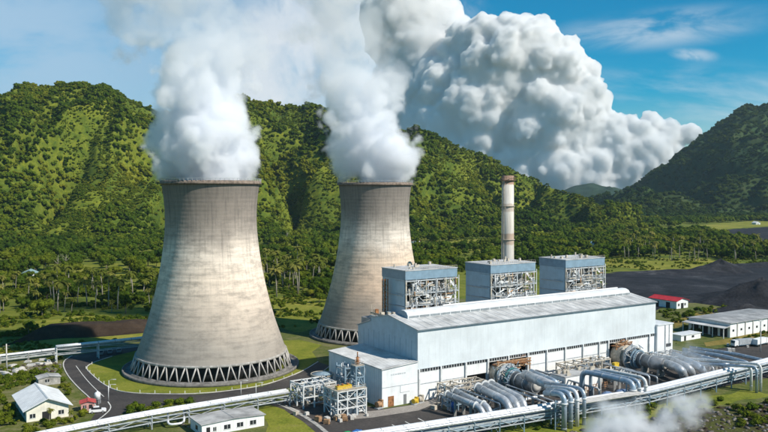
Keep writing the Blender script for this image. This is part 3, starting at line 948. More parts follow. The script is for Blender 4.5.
# ------------------------------------------------------------------ chimney
CH = H(75.3, 45.0)
ch = thing('chimney', 'tall slender off-white chimney with rust-brown bands behind the hall', 'chimney', CH)
Hc = 67.6
cm = bpy.data.materials.new('chimney_paint'); cm.use_nodes = True
t = NT(cm.node_tree); bs = cm.node_tree.nodes['Principled BSDF']
ob = t.n('ShaderNodeTexCoord').outputs['Object']
sz = t.n('ShaderNodeSeparateXYZ', {0: ob}).outputs[2]
zz = t.math('ADD', t.math('DIVIDE', sz, Hc), t.math('MULTIPLY', t.math('SUBTRACT', t.noise(ob, .35, 4), .5), .03))
c = t.ramp(zz, [(0.0, (.60, .57, .52)), (.60, (.62, .58, .52)), (.605, (.48, .38, .30)), (.665, (.44, .33, .25)), (.67, (.60, .56, .50)), (.79, (.62, .59, .53)), (.795, (.44, .38, .32)), (.835, (.46, .40, .34)), (.84, (.62, .59, .54)), (.945, (.60, .57, .52)), (.95, (.34, .22, .16)), (1.0, (.29, .19, .14))])
st = t.noise(t.mapping(ob, scale=(1, 1, .05)), 2.2, 5, .7)
c = t.mix(t.n('ShaderNodeMapRange', {0: st, 1: .45, 2: .75, 3: 0, 4: .6}).outputs[0], c, (.20, .15, .11))
cm.node_tree.links.new(c, bs.inputs['Base Color']); bs.inputs['Roughness'].default_value = .85
m_ = MB(); m_.lathe([(2.75, 0), (2.6, 20), (2.45, 45), (2.3, Hc), (2.0, Hc), (2.0, 0)], 40); m_.build('shaft', cm, ch)
for z in (55.6, 42.5):
    m_ = MB(); m_.lathe([(2.35, z), (2.8, z), (2.8, z + .2), (2.35, z + .2)], 40, close=True); m_.build('band', STEELBG, ch)
m_ = MB(); m_.lathe([(2.25, Hc - 1.9), (3.0, Hc - 1.9), (3.0, Hc - 1.7), (2.25, Hc - 1.7)], 40, close=True)
m_.lathe([(2.9, Hc - .6), (3.0, Hc - .6), (3.0, Hc - .5), (2.9, Hc - .5)], 40, close=True)
for k in range(20):
    a = k * math.pi / 10; m_.bar((2.95 * math.cos(a), 2.95 * math.sin(a), Hc - 1.8), (2.95 * math.cos(a), 2.95 * math.sin(a), Hc - .5), .09)
m_.build('platform', mat('dull_rust', (.26, .17, .12), .85, .3, 1.2), ch)
m_ = MB(); m_.bar((-1.9, -2.1, 2), (-1.75, -1.95, Hc - 2), .18); m_.bar((-2.3, -1.7, 2), (-2.1, -1.55, Hc - 2), .18); m_.build('ladder', STEELBG, ch)
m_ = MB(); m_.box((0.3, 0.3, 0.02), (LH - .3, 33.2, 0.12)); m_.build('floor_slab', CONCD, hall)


# ------------------------------------------------------------------ pipes
def pipe(label, pts, r, m, group=None, fil=None, flanges=(), seg=14, name='steam_pipe', saddles=()):
    P = fillet(pts, fil if fil else r * 3.2, 7) if len(pts) > 2 else [Vector(p) for p in pts]
    mb = MB(); mb.tube(P, r, seg)
    o = mb.build(name, m)
    tag(o, label, 'pipe', group)
    # jacket bands along the run
    acc = 0.0; nxt = 2.5; bands = []
    for a, b in zip(P[:-1], P[1:]):
        d = (b - a).length
        while nxt <= acc + d:
            s = (nxt - acc) / max(d, 1e-6)
            bands.append((a.lerp(b, s), (b - a).normalized())); nxt += 6.0
        acc += d
    for c, d in bands[:14]:
        f = MB(); f.tube([c - d * .12, c + d * .12], r * 1.06, seg); f.build('band', STEEL, o)
    for c in flanges:
        i = min(range(len(P) - 1), key=lambda k: (P[k] - P0 - (Vector(c) - P0)).length)
        d = (P[i + 1] - P[i]).normalized(); p = P[i]
        f = MB(); f.tube([p - d * .18, p + d * .18], r * 1.35, seg); f.build('flange', STEELW, o)
    for c in saddles:
        f = MB(); c = Vector(c); f.box((c.x - .35, c.y - .35, 0), (c.x + .35, c.y + .35, c.z - r * .6)); f.build('saddle', CONC, o)
    return o


def V3(v, z): return Vector((v.x, v.y, z))


# two grey pipes nearest the annex
for i, (s, e, lab) in enumerate((((447, 394, 5.6), (481, 407.5, 4.2), 'grey pipe nearest the annex, running out from the valve skid to the rack'),
                                 ((455, 391, 5.6), (488, 406.5, 4.2), 'grey pipe second from the annex, beside the valve skid'))):
    a, b = at(*s), at(*e)
    d = (b - a).normalized()
    pipe(lab, [a, b, V3(b + d * 1.6, 0.6)], 0.85, ALU, 'pipes from the valve skid', 2.2, flanges=(a + d * .4, a + d * 9), saddles=[a.lerp(b, .25), a.lerp(b, .7)])
for i, (s, e, lab) in enumerate((((478, 387.5, 6.0), (507, 401.5, 5.0), 'fat grey pipe on the left of three bending down together behind the rack'),
                                 ((485, 385.5, 6.0), (515, 400.5, 5.0), 'fat grey pipe in the middle of three bending down together behind the rack'),
                                 ((491, 384, 6.0), (522, 399.5, 5.0), 'fat grey pipe on the right of three, next to the round condenser'))):
    a, b = at(*s), at(*e)
    d = (b - a).normalized()
    pipe(lab, [a, b, V3(b + d * 2.2, 0.8)], 1.12, ALU, 'three fat pipes left of the condenser', 3.2, flanges=(a.lerp(b, .35),), saddles=[a.lerp(b, .4), a.lerp(b, .8)])


def condenser(c, label, teal, rr_=4.0, body=12.0, br=2.2):
    """drum with big flange rings lying along -E2, out of the hall opening"""
    t_ = thing('steam_condenser', label, 'condenser', V3(c, 0), TH)
    z = c.z
    m = MB(); m.tube([(0, 7.5, z), (0, 1.5, z)], rr_ * .86, 28); m.build('casing', STEELBG, t_)
    for y, r, w_, mt in ((3.2, rr_ * 1.0, .5, STEELBG), (1.2, rr_ * 1.08, .7, STEEL), (-.9, rr_ * .86, .6, teal), (-2.0, rr_ * .80, .35, STEELB)):
        m = MB(); m.tube([(0, y, z), (0, y - w_, z)], r, 36); m.build('flange_ring', mt, t_)
    m = MB()
    for k in range(22):
        a = 2 * math.pi * k / 22
        m.bar((rr_ * .74 * math.cos(a), 1.0, z + rr_ * .74 * math.sin(a)), (rr_ * .68 * math.cos(a), -2.6, z + rr_ * .68 * math.sin(a)), .28)
    m.build('tie_rods', STEELB, t_)
    m = MB(); m.tube([(0, -1, z), (0, -2.6, z)], [rr_ * .8, br * 1.15], 28); m.build('cone', ALUD, t_)
    m = MB(); m.tube([(0, -2.4, z), (0, -body, z)], br, 28); m.build('shell', ALUD, t_)
    m = MB(); m.tube([(0, -body, z), (0, -body - .35, z), (0, -body - .6, z)], [br * .72, br * .70, br * .3], 28); m.build('end_cap', CONCL, t_)
    for y in (-4, -7.5):
        m = MB(); m.tube([(0, y, z), (0, y - .3, z)], br * 1.06, 28); m.build('band', STEEL, t_)
    for y in (4.5, -4.6, -body + 1.5):
        w_ = 1.6
        m = MB(); m.prism([(-w_, 0), (w_, 0), (w_ * .9, z - br * .75), (-w_ * .9, z - br * .75)], 'y', y - .4, y + .4); m.build('saddle', CONC, t_)
    # handrail and small pipework round the rings
    rd = random.Random(len(label) * 7 + 3)
    m = MB()
    for k in range(70):
        a = rd.uniform(-.3, 3.4)
        r0 = rr_ * rd.uniform(.75, 1.2); y = rd.uniform(-2.5, 3)
        p = (r0 * math.cos(a), y, z + r0 * math.sin(a))
        m.cur = rd.randrange(4)
        m.tube([p, (p[0] + rd.uniform(-1.5, 1.5), y + rd.uniform(-2.5, 1.5), p[2] + rd.uniform(-1.2, 1.2))], rd.uniform(.08, .2), 6)
    m.build('fittings', [STEELW, STEEL, STEELB, STEELBG], t_)
    return t_


C1 = at(510, 378, 4.3)
condenser(C1, 'round condenser with teal ring in the left hall opening', TEAL, 4.0, 11.5, 2.25)
C2 = at(634, 358, 4.3)
condenser(C2, 'round condenser with grey rings in the right hall opening', STEELB, 4.0, 12.5, 2.2)


def rusty_gantry(a0, a1, label):
    t_ = thing('rusty_gantry', label, 'gantry', H(a0, -.6), TH)
    w_ = a1 - a0; rd = random.Random(int(a0))
    for x in (0.5, w_ * .5, w_ - .5):
        m = MB(); m.box((x - .15, -2.4, 0), (x + .15, -2.1, 8.6)); m.build('post', RUSTO, t_)
    m = MB()
    for z in (6.6, 7.6, 8.5): m.bar((0, -2.2, z), (w_, -2.2, z), .32)
    for k in range(9): m.bar((w_ * k / 9, -2.2, 6.6), (w_ * (k + 1) / 9, -2.2, 8.5), .2)
    m.build('truss', RUSTO, t_)
    m = MB(); m.box((0, -2.6, 7.5), (w_, 0, 7.65)); m.build('deck', RUST, t_)
    m = MB()
    for k in range(46):
        x = rd.uniform(.2, w_ - 2); z = rd.uniform(5.5, 9.0); y = rd.uniform(-2.9, -.2)
        m.cur = rd.randrange(3)
        m.tube([(x, y, z), (x + rd.uniform(.5, 2.4), y, z + rd.uniform(-.6, .6))], rd.uniform(.09, .24), 6)
    m.build('pipework', [RUSTO, RUST, STEELBG], t_)


rusty_gantry(28.0, 42.4, 'rust orange gantry over the left condenser opening')
rusty_gantry(82.4, 91.0, 'rust orange gantry over the right condenser opening')


def steel_frame(name, label, cat, loc, w_, d_, h_, levels, nx, ny, seed, m_post=STEELW, m_deck=STEEL, clutter=30, brace=.5, group=None, rz=TH, mats=None, pipes=30):
    t_ = thing(name, label, cat, loc, rz, group)
    rd = random.Random(seed)
    xs_ = [w_ * i / (nx - 1) for i in range(nx)]; ys_ = [d_ * i / (ny - 1) for i in range(ny)]
    for x in xs_:
        for y in ys_:
            m = MB(); m.box((x - .17, y - .17, 0), (x + .17, y + .17, h_)); m.build('post', m_post, t_)
    for lv in levels:
        m = MB()
        for x in xs_: m.bar((x, 0, lv), (x, d_, lv), .3)
        for y in ys_: m.bar((0, y, lv), (w_, y, lv), .3)
        m.build('beam', m_post, t_)
    m = MB()
    for y in (0, d_):
        for i in range(nx - 1):
            zs = [0.2] + list(levels)
            for z0, z1 in zip(zs[:-1], zs[1:]):
                if rd.random() < brace:
                    a, b = (xs_[i], xs_[i + 1]) if rd.random() < .5 else (xs_[i + 1], xs_[i])
                    m.bar((a, y, z0), (b, y, z1), .16)
    for x in (0, w_):
        for i in range(ny - 1):
            zs = [0.2] + list(levels)
            for z0, z1 in zip(zs[:-1], zs[1:]):
                if rd.random() < brace: m.bar((x, ys_[i], z0), (x, ys_[i + 1], z1), .16)
    if m.v: m.build('bracing', m_post, t_)
    if m_deck:
        lv = levels[-1]
        m = MB(); m.box((-.2, -.2, lv + .16), (w_ + .2, d_ + .2, lv + .26))
        for (x0, y0), (x1, y1) in (((0, 0), (w_, 0)), ((w_, 0), (w_, d_)), ((w_, d_), (0, d_)), ((0, d_), (0, 0))):
            for hh in (.6, 1.1): m.bar((x0, y0, lv + hh), (x1, y1, lv + hh), .07)
        m.build('deck', m_deck, t_)
    mats = mats or [STEELW, STEELB, STEEL, ALU, STEELBG]
    if clutter:
        for k in range(clutter):
            x = rd.uniform(0, w_ - .8); y = rd.uniform(0, d_ - .8); lv = rd.choice([0] + [l + .16 for l in levels[:-1]])
            s_ = rd.uniform(.35, 1.2); m = MB()
            if rd.random() < .5: m.box((x, y, lv), (x + s_, y + s_, lv + rd.uniform(.5, 1.9)))
            else:
                rr0 = rd.uniform(.3, .6); m.tube([(x + .4, y + .4, lv), (x + .4, y + .4, lv + rd.uniform(.8, 2.4))], rr0, 10)
            m.build('vessel', rd.choice(mats), t_)
    for k in range(pipes):
        x = rd.uniform(0, w_); y = rd.uniform(0, d_); z = rd.uniform(.5, h_ - .5)
        ax = rd.randrange(3); l = rd.uniform(1.5, 5)
        p = [x, y, z]; q = [x, y, z]
        q[ax] = min((w_ + .5, d_ + .5, h_)[ax], q[ax] + l)
        pts = [p, q]
        if rd.random() < .6:
            q2 = list(q); ax2 = (ax + 1 + rd.randrange(2)) % 3
            q2[ax2] = max(0.1, min((w_ + .4, d_ + .4, h_)[ax2], q2[ax2] + rd.uniform(-3, 3))); pts.append(q2)
        m = MB(); m.tube(pts, rd.uniform(.10, .26), 7)
        m.build('pipe', rd.choice(mats), t_)
    return t_


fA = at(303.4, 409.4)
steel_frame('process_frame', 'open grey steel frame with flat deck, left of the taller pipe tower by the annex', 'steel frame', fA, 10.5, 8, 6.6, (3.2, 6.4), 4, 3, 5, STEELW, None, 18, .5, pipes=90, mats=[STEELW, STEEL, STEELBG, ALUW, STEELB])
fB = at(337.8, 419)
fbt = steel_frame('process_frame', 'crowded steel frame with a yellow unit on its deck, in front of the annex side', 'steel frame', fB, 9.0, 7.5, 7.4, (2.5, 4.9, 7.2), 4, 3, 9, STEELW, STEELBG, 26, .7, pipes=64, mats=[STEELW, STEEL, STEELBG, ALUW, STEELB])
yb = thing('yellow_unit', 'long yellow unit lying on the deck of the crowded steel frame', 'machine', tuple(fbt.matrix_basis @ Vector((.8, 1.6, 7.46))), TH)
m_ = MB(); m_.box((0, 0, 0), (4.6, 1.3, .9)); m_.build('casing', YELL, yb)
m_ = MB()
for x in (.6, 2.0, 3.6): m_.tube([(x, .65, .9), (x, .65, 1.35)], .3, 10)
m_.build('cap', RUST, yb)
lt = at(356, 413.5)
steel_frame('lattice_tower', 'tall lattice tower with a dark mast beside the annex wall', 'tower', V3(lt, 0), 2.6, 2.6, 13.2, (2.5, 5, 7.5, 10, 13), 2, 2, 14, STEELB, STEELBG, 4, .9, pipes=12)
m_ = MB(); p = V3(lt, 0) + E1 * 1.3 + E2 * 1.3
tk = thing('vent_mast', 'dark vent mast with side arms on top of the lattice tower', 'mast', (p.x, p.y, 13.26), TH)
m_.tube([(0, 0, 0), (0, 0, 2.2)], .38, 10); m_.tube([(0, 0, 2.2), (0, 0, 3.6)], .16, 8); m_.build('stem', RUST, tk)
m_ = MB()
for k in range(4): m_.bar((-.9, 0, .5 + .5 * k), (.9, 0, .7 + .4 * k), .13)
m_.build('arms', RUST, tk)
tk = thing('storage_tank', 'low dark round tank behind the open steel frame', 'tank', V3(at(322, 391), 0), 0)
m_ = MB(); m_.lathe([(0.01, 0), (3.3, 0), (3.3, 5.4), (0.01, 5.9)], 36); m_.build('shell', STEELB, tk)
m_ = MB(); m_.lathe([(3.31, 5.0), (3.55, 5.0), (3.55, 5.5), (3.31, 5.5)], 36, close=True); m_.build('rim', STEELBG, tk)
# columns of pipework standing between the tank and the annex
steel_frame('process_frame', 'slim dark steel frame full of vertical pipes against the annex side wall', 'steel frame', V3(at(345, 399), 0), 5.5, 5.0, 10.0, (3, 6, 9), 3, 2, 31, STEELB, None, 16, .6, pipes=40)

# valve skid left of the pipes
steel_frame('valve_skid', 'crowded valve skid at the foot of the white hall wall', 'valve skid', H(5.5, -10.5), 14.0, 8.0, 5.4, (2.6, 5.2), 4, 3, 21, STEELBG, None, 30, .25, pipes=66, mats=[STEELB, STEEL, STEELW, CONCL, STEELBG, ALU, STEELBG, ALUW])
steel_frame('valve_skid', 'valve skid beside the blue valve, nearest the annex door', 'valve skid', H(1.5, -14.0), 5.0, 4.0, 3.4, (1.7, 3.2), 3, 2, 22, STEELB, None, 14, .2, pipes=26, mats=[STEELB, ALUB, STEELW, ALU, STEELBG])
bv = thing('blue_valve', 'bright blue valve body standing on the skid nearest the annex', 'valve', tuple(H(2.0, -14.5, 0)), TH)
m_ = MB(); m_.tube([(0, 0, 0), (0, 0, 1.2), (0, 0, 1.7), (0, 0, 2.6), (0, 0, 3.0)], [.3, .35, .75, .75, .3], 12); m_.build('body', BLUEP, bv)
m_ = MB(); m_.tube([(0, 0, 3.0), (0, 0, 3.5)], .1, 6); m_.tube([(0, 0, 3.45), (0, 0, 3.55)], .5, 12); m_.build('handwheel', STEEL, bv)
steel_frame('valve_skid', 'long skid of grey valves under the white wall between the two condensers', 'valve skid', H(53.0, -8.5), 20.0, 5.0, 5.8, (3.0, 5.5), 6, 2, 25, STEELBG, None, 22, .2, pipes=70, mats=[STEELBG, STEEL, STEELW, ALU, CONCL, RUST])

# four goosenecks over the rack
for i, (px, py) in enumerate(((564, 430.5), (570.5, 428.5), (577, 426.5), (584, 425))):
    g0 = at(px, py)
    top = V3(g0, 9.6)
    s = top + E2 * (6.5, 8, 11, 14)[i] + E1 * (-.6)
    pipe('blue-grey gooseneck pipe over the rack, %s of the four by the left condenser' % ('leftmost', 'second', 'third', 'rightmost')[i],
         [s + Vector((0, 0, -1.2)), top, V3(g0, 0)], (.72, .62, .55, .5)[i], (ALUB, ALUB, ALUW, ALUB)[i], 'goosenecks right of the left condenser', 2.6, flanges=(top + Vector((0, 0, -3)),))
for i, (px, py) in enumerate(((633, 412), (639, 411), (645.5, 409.5))):
    g0 = at(px, py)
    top = V3(g0, 8.9 - .25 * (2 - i))
    s = top + E2 * (15 - i) + E1 * (-2.0)
    pipe('gooseneck pipe by the white block, %s of three' % ('left', 'middle', 'right')[i],
         [V3(s + E2 * 2, .3), s + E2 * 2, top, V3(g0, 0)], (.78, .5, .5)[i], (ALUB, ALUB, STEELW)[i], 'goosenecks beside the white block', 2.2, flanges=(top + Vector((0, 0, -3)),))
for i, (px, py) in enumerate(((751, 391), (756.5, 393), (760.5, 391.5))):
    g0 = at(px, py)
    top = V3(g0, 7.6 + .4 * i)
    s = top + E2 * (30 + 3 * i) + E1 * (2.0 * i - 4)
    pipe('long thin gooseneck pipe near the right edge, %s of three crossing the rack' % ('first', 'second', 'third')[i],
         [V3(s, .3), s + Vector((0, 0, -4)), top, V3(g0, 0)], .42, (ALUW, ALUB, STEELW)[i], 'goosenecks at the far right', 1.8)
# lattice ties between the gooseneck legs
for j, (pa, pb, lab) in enumerate((((558, 431), (581, 426.5), 'ladder-like pipe trestle under the four goosenecks'), ((629, 412), (643, 409.8), 'ladder-like pipe trestle under the three goosenecks beside the white block'))):
    a, b = at(*pa) + E2 * 1.0, at(*pb) + E2 * 1.0
    t_ = thing('pipe_trestle', lab, 'trestle', a, math.atan2((b - a).y, (b - a).x))
    ln = (b - a).length
    for k in range(4):
        m = MB(); x = ln * k / 3; m.box((x - .14, -.14, 0), (x + .14, .14, 7.8)); m.build('post', STEELB, t_)
    m = MB()
    for k in range(8): m.bar((0, 0, .9 + k * .95), (ln, 0, .9 + k * .95), .14)
    for k in range(3): m.bar((ln * k / 3, 0, .4), (ln * (k + 1) / 3, 0, 4.5), .12); m.bar((ln * k / 3, 0, 4.5), (ln * (k + 1) / 3, 0, 7.6), .12)
    m.build('rungs', STEEL, t_)

for a0, t0, w0, d0, h0, lab, sd in ((36.5, -17.0, 8.0, 6.0, 4.0, 'low pipe skid right of the left condenser drum', 61), (64.0, -19.0, 9.0, 6.0, 3.6, 'low pipe skid left of the right condenser drum', 62),
                                    (96.0, -10.0, 12.0, 6.0, 3.8, 'low pipe skid before the white shutter of the hall', 63), (104.0, -22.0, 10.0, 9.0, 3.0, 'low pipe skid among the fat pipes by the end block', 64), (14.0, -24.0, 6.0, 4.0, 2.6, 'low pipe skid under the three fat pipes', 65)):
    steel_frame('pipe_skid', lab, 'pipe skid', H(a0, t0), w0, d0, h0, (h0 * .5, h0 * .95), 4, 2, sd, STEEL, None, 12, .3, pipes=46, mats=[STEEL, STEELBG, ALU, STEELW, CONCL, ALUB])
for i, (a0, t0, ln_, z0, r0) in enumerate(((3.5, -6, 17, 3.2, .22), (9.0, -5, 22, 4.6, .26), (13.5, -5, 21, 3.6, .22), (24.5, -9, 20, 3.0, .28), (26.2, -9, 21, 3.4, .22), (44.0, -3, 25, 4.4, .28), (45.5, -3, 26, 4.0, .22), (58.5, -8, 22, 5.2, .24),
                                            (61.0, -5, 26, 4.8, .28), (70.5, -5, 22, 4.2, .25), (73.0, -5, 23, 3.8, .22), (94.0, -3, 27, 4.6, .28), (99.0, -3, 27, 4.0, .24), (107.5, -6, 24, 4.4, .26), (110.0, -6, 25, 3.6, .22))):
    a_ = H(a0, t0, .2); b_ = H(a0, t0, z0); c_ = H(a0 - .8, t0 - ln_, z0 - .3)
    pipe('thin silver pipe running out from the hall wall to the rack', [a_, b_, c_, V3(c_, .3)], r0, (ALUW, ALU, STEEL)[i % 3], 'thin silver pipes across the yard', .9, saddles=[b_.lerp(c_, .35), b_.lerp(c_, .7)])
# large pipes right of the right condenser
def long_pipe(lab, pts, r, m, grp='fat pipes right of the right condenser', fil=None):
    return pipe(lab, [at(*p) for p in pts], r, m, grp, fil)


long_pipe('second drum-like pipe leaving the left condenser, beside its white end cap', [(525, 374.5, 7.6), (552, 386, 7.6)], 1.45, ALU, 'fat pipes by the left condenser')
long_pipe('blue-grey pipe above the drum of the left condenser', [(531, 371.5, 8.5), (556, 382, 8.5), (561, 392, 3)], .8, ALUB, 'fat pipes by the left condenser', 2.5)
long_pipe('fat pipe curving from the right condenser drum down to the rack', [(667, 363.5, 5.2), (682, 369.5, 5.2), (684.5, 379, .8)], 1.35, ALU)
long_pipe('second fat pipe curving down right of the right condenser', [(673, 360.5, 5.2), (690, 368.0, 5.2), (693.5, 377, .8)], 1.15, ALU)
long_pipe('third fat pipe curving down right of the right condenser', [(674, 355, 5.0), (701, 367, 5.0), (704.5, 375, .8)], 1.15, ALUB)
long_pipe('fourth fat pipe, partly veiled by steam, near the end block', [(684, 353.5, 5.0), (727, 364.5, 5.0), (731, 373, .8)], 1.1, ALUB)
long_pipe('grey pipe lying level between the fat pipes and the rack', [(705, 376, 2.5), (727, 370, 2.5)], .75, ALUW)
long_pipe('blue pipe running out from the foot of the end block', [(683, 349.5, 5.0), (722, 356, 5.0), (748, 363, 5.0), (751, 371, .5)], .7, ALUB)
long_pipe('upper blue pipe beside the asphalt road at the right', [(690, 347.5, 4.6), (735, 354, 4.6), (768, 361.5, 4.6), (800, 369, 4.6)], .6, ALUB)
long_pipe('white pipe on the ground at the end block corner', [(680, 354, 1.2), (700, 352, 1.2), (716, 355, 1.2)], .6, ALUW)
long_pipe('white thin pipe crossing the yard below the left fat pipes', [(492, 411, 1.5), (530, 398, 1.5), (543, 396, 1.5)], .4, ALUW, 'yard pipes')

# ------------------------------------------------------------------ pipe racks
def rack(label, line, hgt, wd, spacing, pipes_, post_m=STEELB, labs=(), low=True):
    """trestle along the polyline (world points); pipes_ = (offset, z, r, material)"""
    base = V3(line[0], 0)
    t_ = thing('pipe_rack', label, 'pipe rack', base, 0)
    acc = 0
    tops = []
    bm_ = MB(); st_ = MB()
    for a, b in zip(line[:-1], line[1:]):
        d = (b - a).normalized(); nrm = Vector((-d.y, d.x, 0)); L = (b - a).length
        n = max(1, int(L / spacing))
        for k in range(n + (1 if b is line[-1] else 0)):
            p = a + d * (L * k / n) - base
            for sd in (-1, 1):
                q = p + nrm * (wd / 2 * sd)
                m = MB(); m.bar((q.x, q.y, 0), (q.x, q.y, hgt), .3); m.build('post', post_m, t_)
            for z in ((hgt, hgt * .62) if low else (hgt,)):
                q0 = p - nrm * (wd / 2 + .3); q1 = p + nrm * (wd / 2 + .3)
                bm_.bar((q0.x, q0.y, z), (q1.x, q1.y, z), .28)
            if k % 2 == 0:
                q0 = p - nrm * (wd / 2); q1 = p + nrm * (wd / 2)
                bm_.bar((q0.x, q0.y, .3), (q1.x, q1.y, hgt * .6), .14)
        for sd in (-1, 1):
            for z in (hgt - .35, hgt * .62 - .3):
                q0 = a - base + nrm * (wd / 2 * sd); q1 = b - base + nrm * (wd / 2 * sd)
                st_.bar((q0.x, q0.y, z), (q1.x, q1.y, z), .26)
            m2 = int(L / (spacing / 2))
            for k in range(m2):
                q0 = a - base + d * (L * k / m2) + nrm * (wd / 2 * sd); q1 = a - base + d * (L * (k + 1) / m2) + nrm * (wd / 2 * sd)
                za, zb = (hgt * .62 - .2, hgt - .4) if k % 2 else (hgt - .4, hgt * .62 - .2)
                st_.bar((q0.x, q0.y, za), (q1.x, q1.y, zb), .14)
    bm_.build('crossbeams', post_m, t_); st_.build('stringers', STEEL, t_)
    for (off, z, r, m), lab in zip(pipes_, labs):
        pts = []
        for i, p in enumerate(line):
            dd = (line[min(i + 1, len(line) - 1)] - line[max(i - 1, 0)]).normalized()
            nrm = Vector((-dd.y, dd.x, 0))
            pts.append(V3(p + nrm * off, z))
        pipe(lab, pts, r, m, 'pipes on the rack', 8, seg=12)
    return t_


line = [at(300, 444, 5), at(390, 431, 5), at(520, 411, 5), at(644, 391.5, 5), at(768, 361, 5), at(840, 341, 5)]
rack('long steel pipe rack crossing in front of the hall', line, 4.3, 3.6, 7.5,
     [(1.2, 5.05, .58, ALUW), (-.3, 5.0, .52, ALUW), (-1.5, 4.9, .40, ALU), (1.2, 3.15, .34, ALUB), (-.2, 3.12, .32, ALUB), (-1.4, 3.05, .28, STEELB)],
     labs=('white pipe along the back of the long rack before the hall', 'white pipe along the middle of the long rack before the hall', 'slim grey pipe along the front edge of the long rack',
           'blue pipe on the lower level of the long rack, at its back', 'blue pipe on the lower level of the long rack, in its middle', 'thin blue pipe on the lower level of the long rack, at its front'))
# light cover deck on the rack by the white block
cva, cvb = at(556, 405.5, 5.75), at(640, 392.3, 5.75)
cd = (cvb - cva); cn = Vector((-cd.y, cd.x, 0)).normalized() * 1.7
m_ = MB(); q = [cva - cn, cvb - cn, cvb + cn, cva + cn]
m_.add([(*p.xy, 5.7) for p in q] + [(*p.xy, 5.85) for p in q], [(3, 2, 1, 0), (4, 5, 6, 7), (0, 1, 5, 4), (1, 2, 6, 5), (2, 3, 7, 6), (3, 0, 4, 7)])
tag(m_.build('cover_deck', CONCL), 'pale deck plates laid over the rack pipes beside the white block', 'deck')
line = [at(10, 441, 4), at(60, 430, 4), at(150, 413, 4), at(287.5, 391, 4)]
rack('steel pipe rack at the lower left, ending at the open steel frame', line, 3.4, 3.0, 8.0,
     [(.9, 4.05, .50, ALUW), (-.3, 4.0, .46, ALUW), (-1.2, 3.85, .26, ALU), (.4, 2.35, .26, ALUB)], STEEL,
     labs=('white pipe along the back of the lower left rack', 'white pipe along the front of the lower left rack', 'slim grey pipe on the near edge of the lower left rack', 'thin blue pipe on the lower level of the lower left rack'))
# expansion loop hanging under the left rack
lp0, lp1 = at(172, 424, 1.6), at(183, 420, 1.6)
pipe('small white expansion loop on the ground under the lower left rack', [at(168, 414, 2.5), at(168, 425, 1.0), at(184, 423, 1.0), at(184, 411, 2.5)], .3, ALUW, None, 1.5)
line = [at(-40, 360, 3), at(0, 355.5, 3), at(55, 349, 3)]
rack('low pipe rack across the garden at the left edge', line, 2.6, 1.6, 9, [(.4, 3.0, .36, ALUW), (-.4, 3.0, .36, ALUW)], CONC,
     labs=('white pipe at the back of the low garden rack', 'white pipe at the front of the low garden rack'), low=False)
line = [at(56, 346, 6), at(98, 341.8, 6), at(150, 336.5, 6), at(200, 330, 6)]
rack('pipe bridge over the road behind the nearer cooling tower', line, 5.2, 2.4, 22, [(.6, 5.8, .42, ALUW), (-.6, 5.8, .42, ALUW)], STEELW,
     labs=('white pipe on the back of the pipe bridge over the road', 'white pipe on the front of the pipe bridge over the road'), low=False)

# ------------------------------------------------------------------ white block between the condensers
wb0 = at(565, 394.5)
wbk = thing('white_block', 'long white flat-roofed equipment block between the two condensers', 'equipment block', wb0, TH)
m_ = MB(); m_.box((0, 0, 0), (16.5, 6.0, 5.1)); m_.build('wall', WHITE, wbk)
m_ = MB(); m_.box((-.2, -.2, 5.1), (16.7, 6.2, 5.35)); wr = m_.build('roof', ROOFD, wbk)
m_ = MB()
rd = random.Random(3)
for k in range(9): x = rd.uniform(.5, 14); y = rd.uniform(.5, 4.5); m_.box((x, y, 5.35), (x + rd.uniform(.5, 2), y + rd.uniform(.4, 1), 5.35 + rd.uniform(.3, 1.3)))
m_.build('roof_units', STEELBG, wr)
m_ = MB(); m_.box((0.001, -.12, 0), (.25, -.003, 5.1)); m_.box((8.1, -.12, 0), (8.35, -.003, 5.1)); m_.box((16.2, -.12, 0), (16.49, -.003, 5.1)); m_.build('pilaster', CONCL, wbk)
rp = thing('rusty_fence', 'row of rusty pipe stubs and rails before the white block', 'railing', wb0 - E2 * 2.2 + E1 * .5, TH)
m_ = MB()
for k in range(16): m_.bar((k * 1.05, 0, 0), (k * 1.05, 0, 2.2), .14)
m_.build('stubs', RUSTO, rp)
m_ = MB()
for z in (.8, 1.5, 2.15): m_.bar((0, 0, z), (15.8, 0, z), .13)
m_.build('rail', RUST, rp)
for i, (px, py, lab, m) in enumerate(((607, 395, 'blue tarpaulin bundle right of the white block', BLUEP), (622, 392.5, 'blue tarpaulin heap by the gooseneck pipes', BLUEP))):
    c = at(px, py); mb = MB(); mb.ball((0, 0, 0.1), 1.7, (1.3, .8, .55), 14, 8, .12)
    o = mb.build('tarpaulin', mat('faded_blue', (.14, .22, .38), .7, .3, 1.0), None, c, TH); tag(o, lab, 'tarpaulin')
yx = thing('yellow_cabinet', 'small yellow cabinet in front of the right hall opening', 'cabinet', at(614.5, 379), TH)
m_ = MB(); m_.box((0, 0, 0), (2.2, 1.2, 5.2)); m_.build('body', YELL, yx)
m_ = MB(); m_.box((.2, -.05, .4), (1.0, -.003, 2.2)); m_.box((1.2, -.05, .4), (2.0, -.003, 2.2)); m_.build('door', RUST, yx)
for px, py, lab, m, sc in ((379, 408.5, 'rusty orange crate at the corner of the annex', RUSTO, 1.3), (415, 404.5, 'cream pump unit by the annex and hall corner', YELL, 1.1), (420, 403.0, 'beige pump unit at the hall corner, right of the cream one', STEELBG, 1.2)):
    tt = thing('pump_unit', lab, 'machine', at(px, py), TH + .3)
    m_ = MB(); m_.box((-sc, -.6 * sc, 0), (sc, .6 * sc, .35)); m_.build('base', STEEL, tt)
    m_ = MB(); m_.tube([(-.8 * sc, 0, 1.0 * sc), (.5 * sc, 0, 1.0 * sc)], .62 * sc, 12); m_.box((.4 * sc, -.5 * sc, .36), (.95 * sc, .5 * sc, 1.9 * sc)); m_.build('body', m, tt)
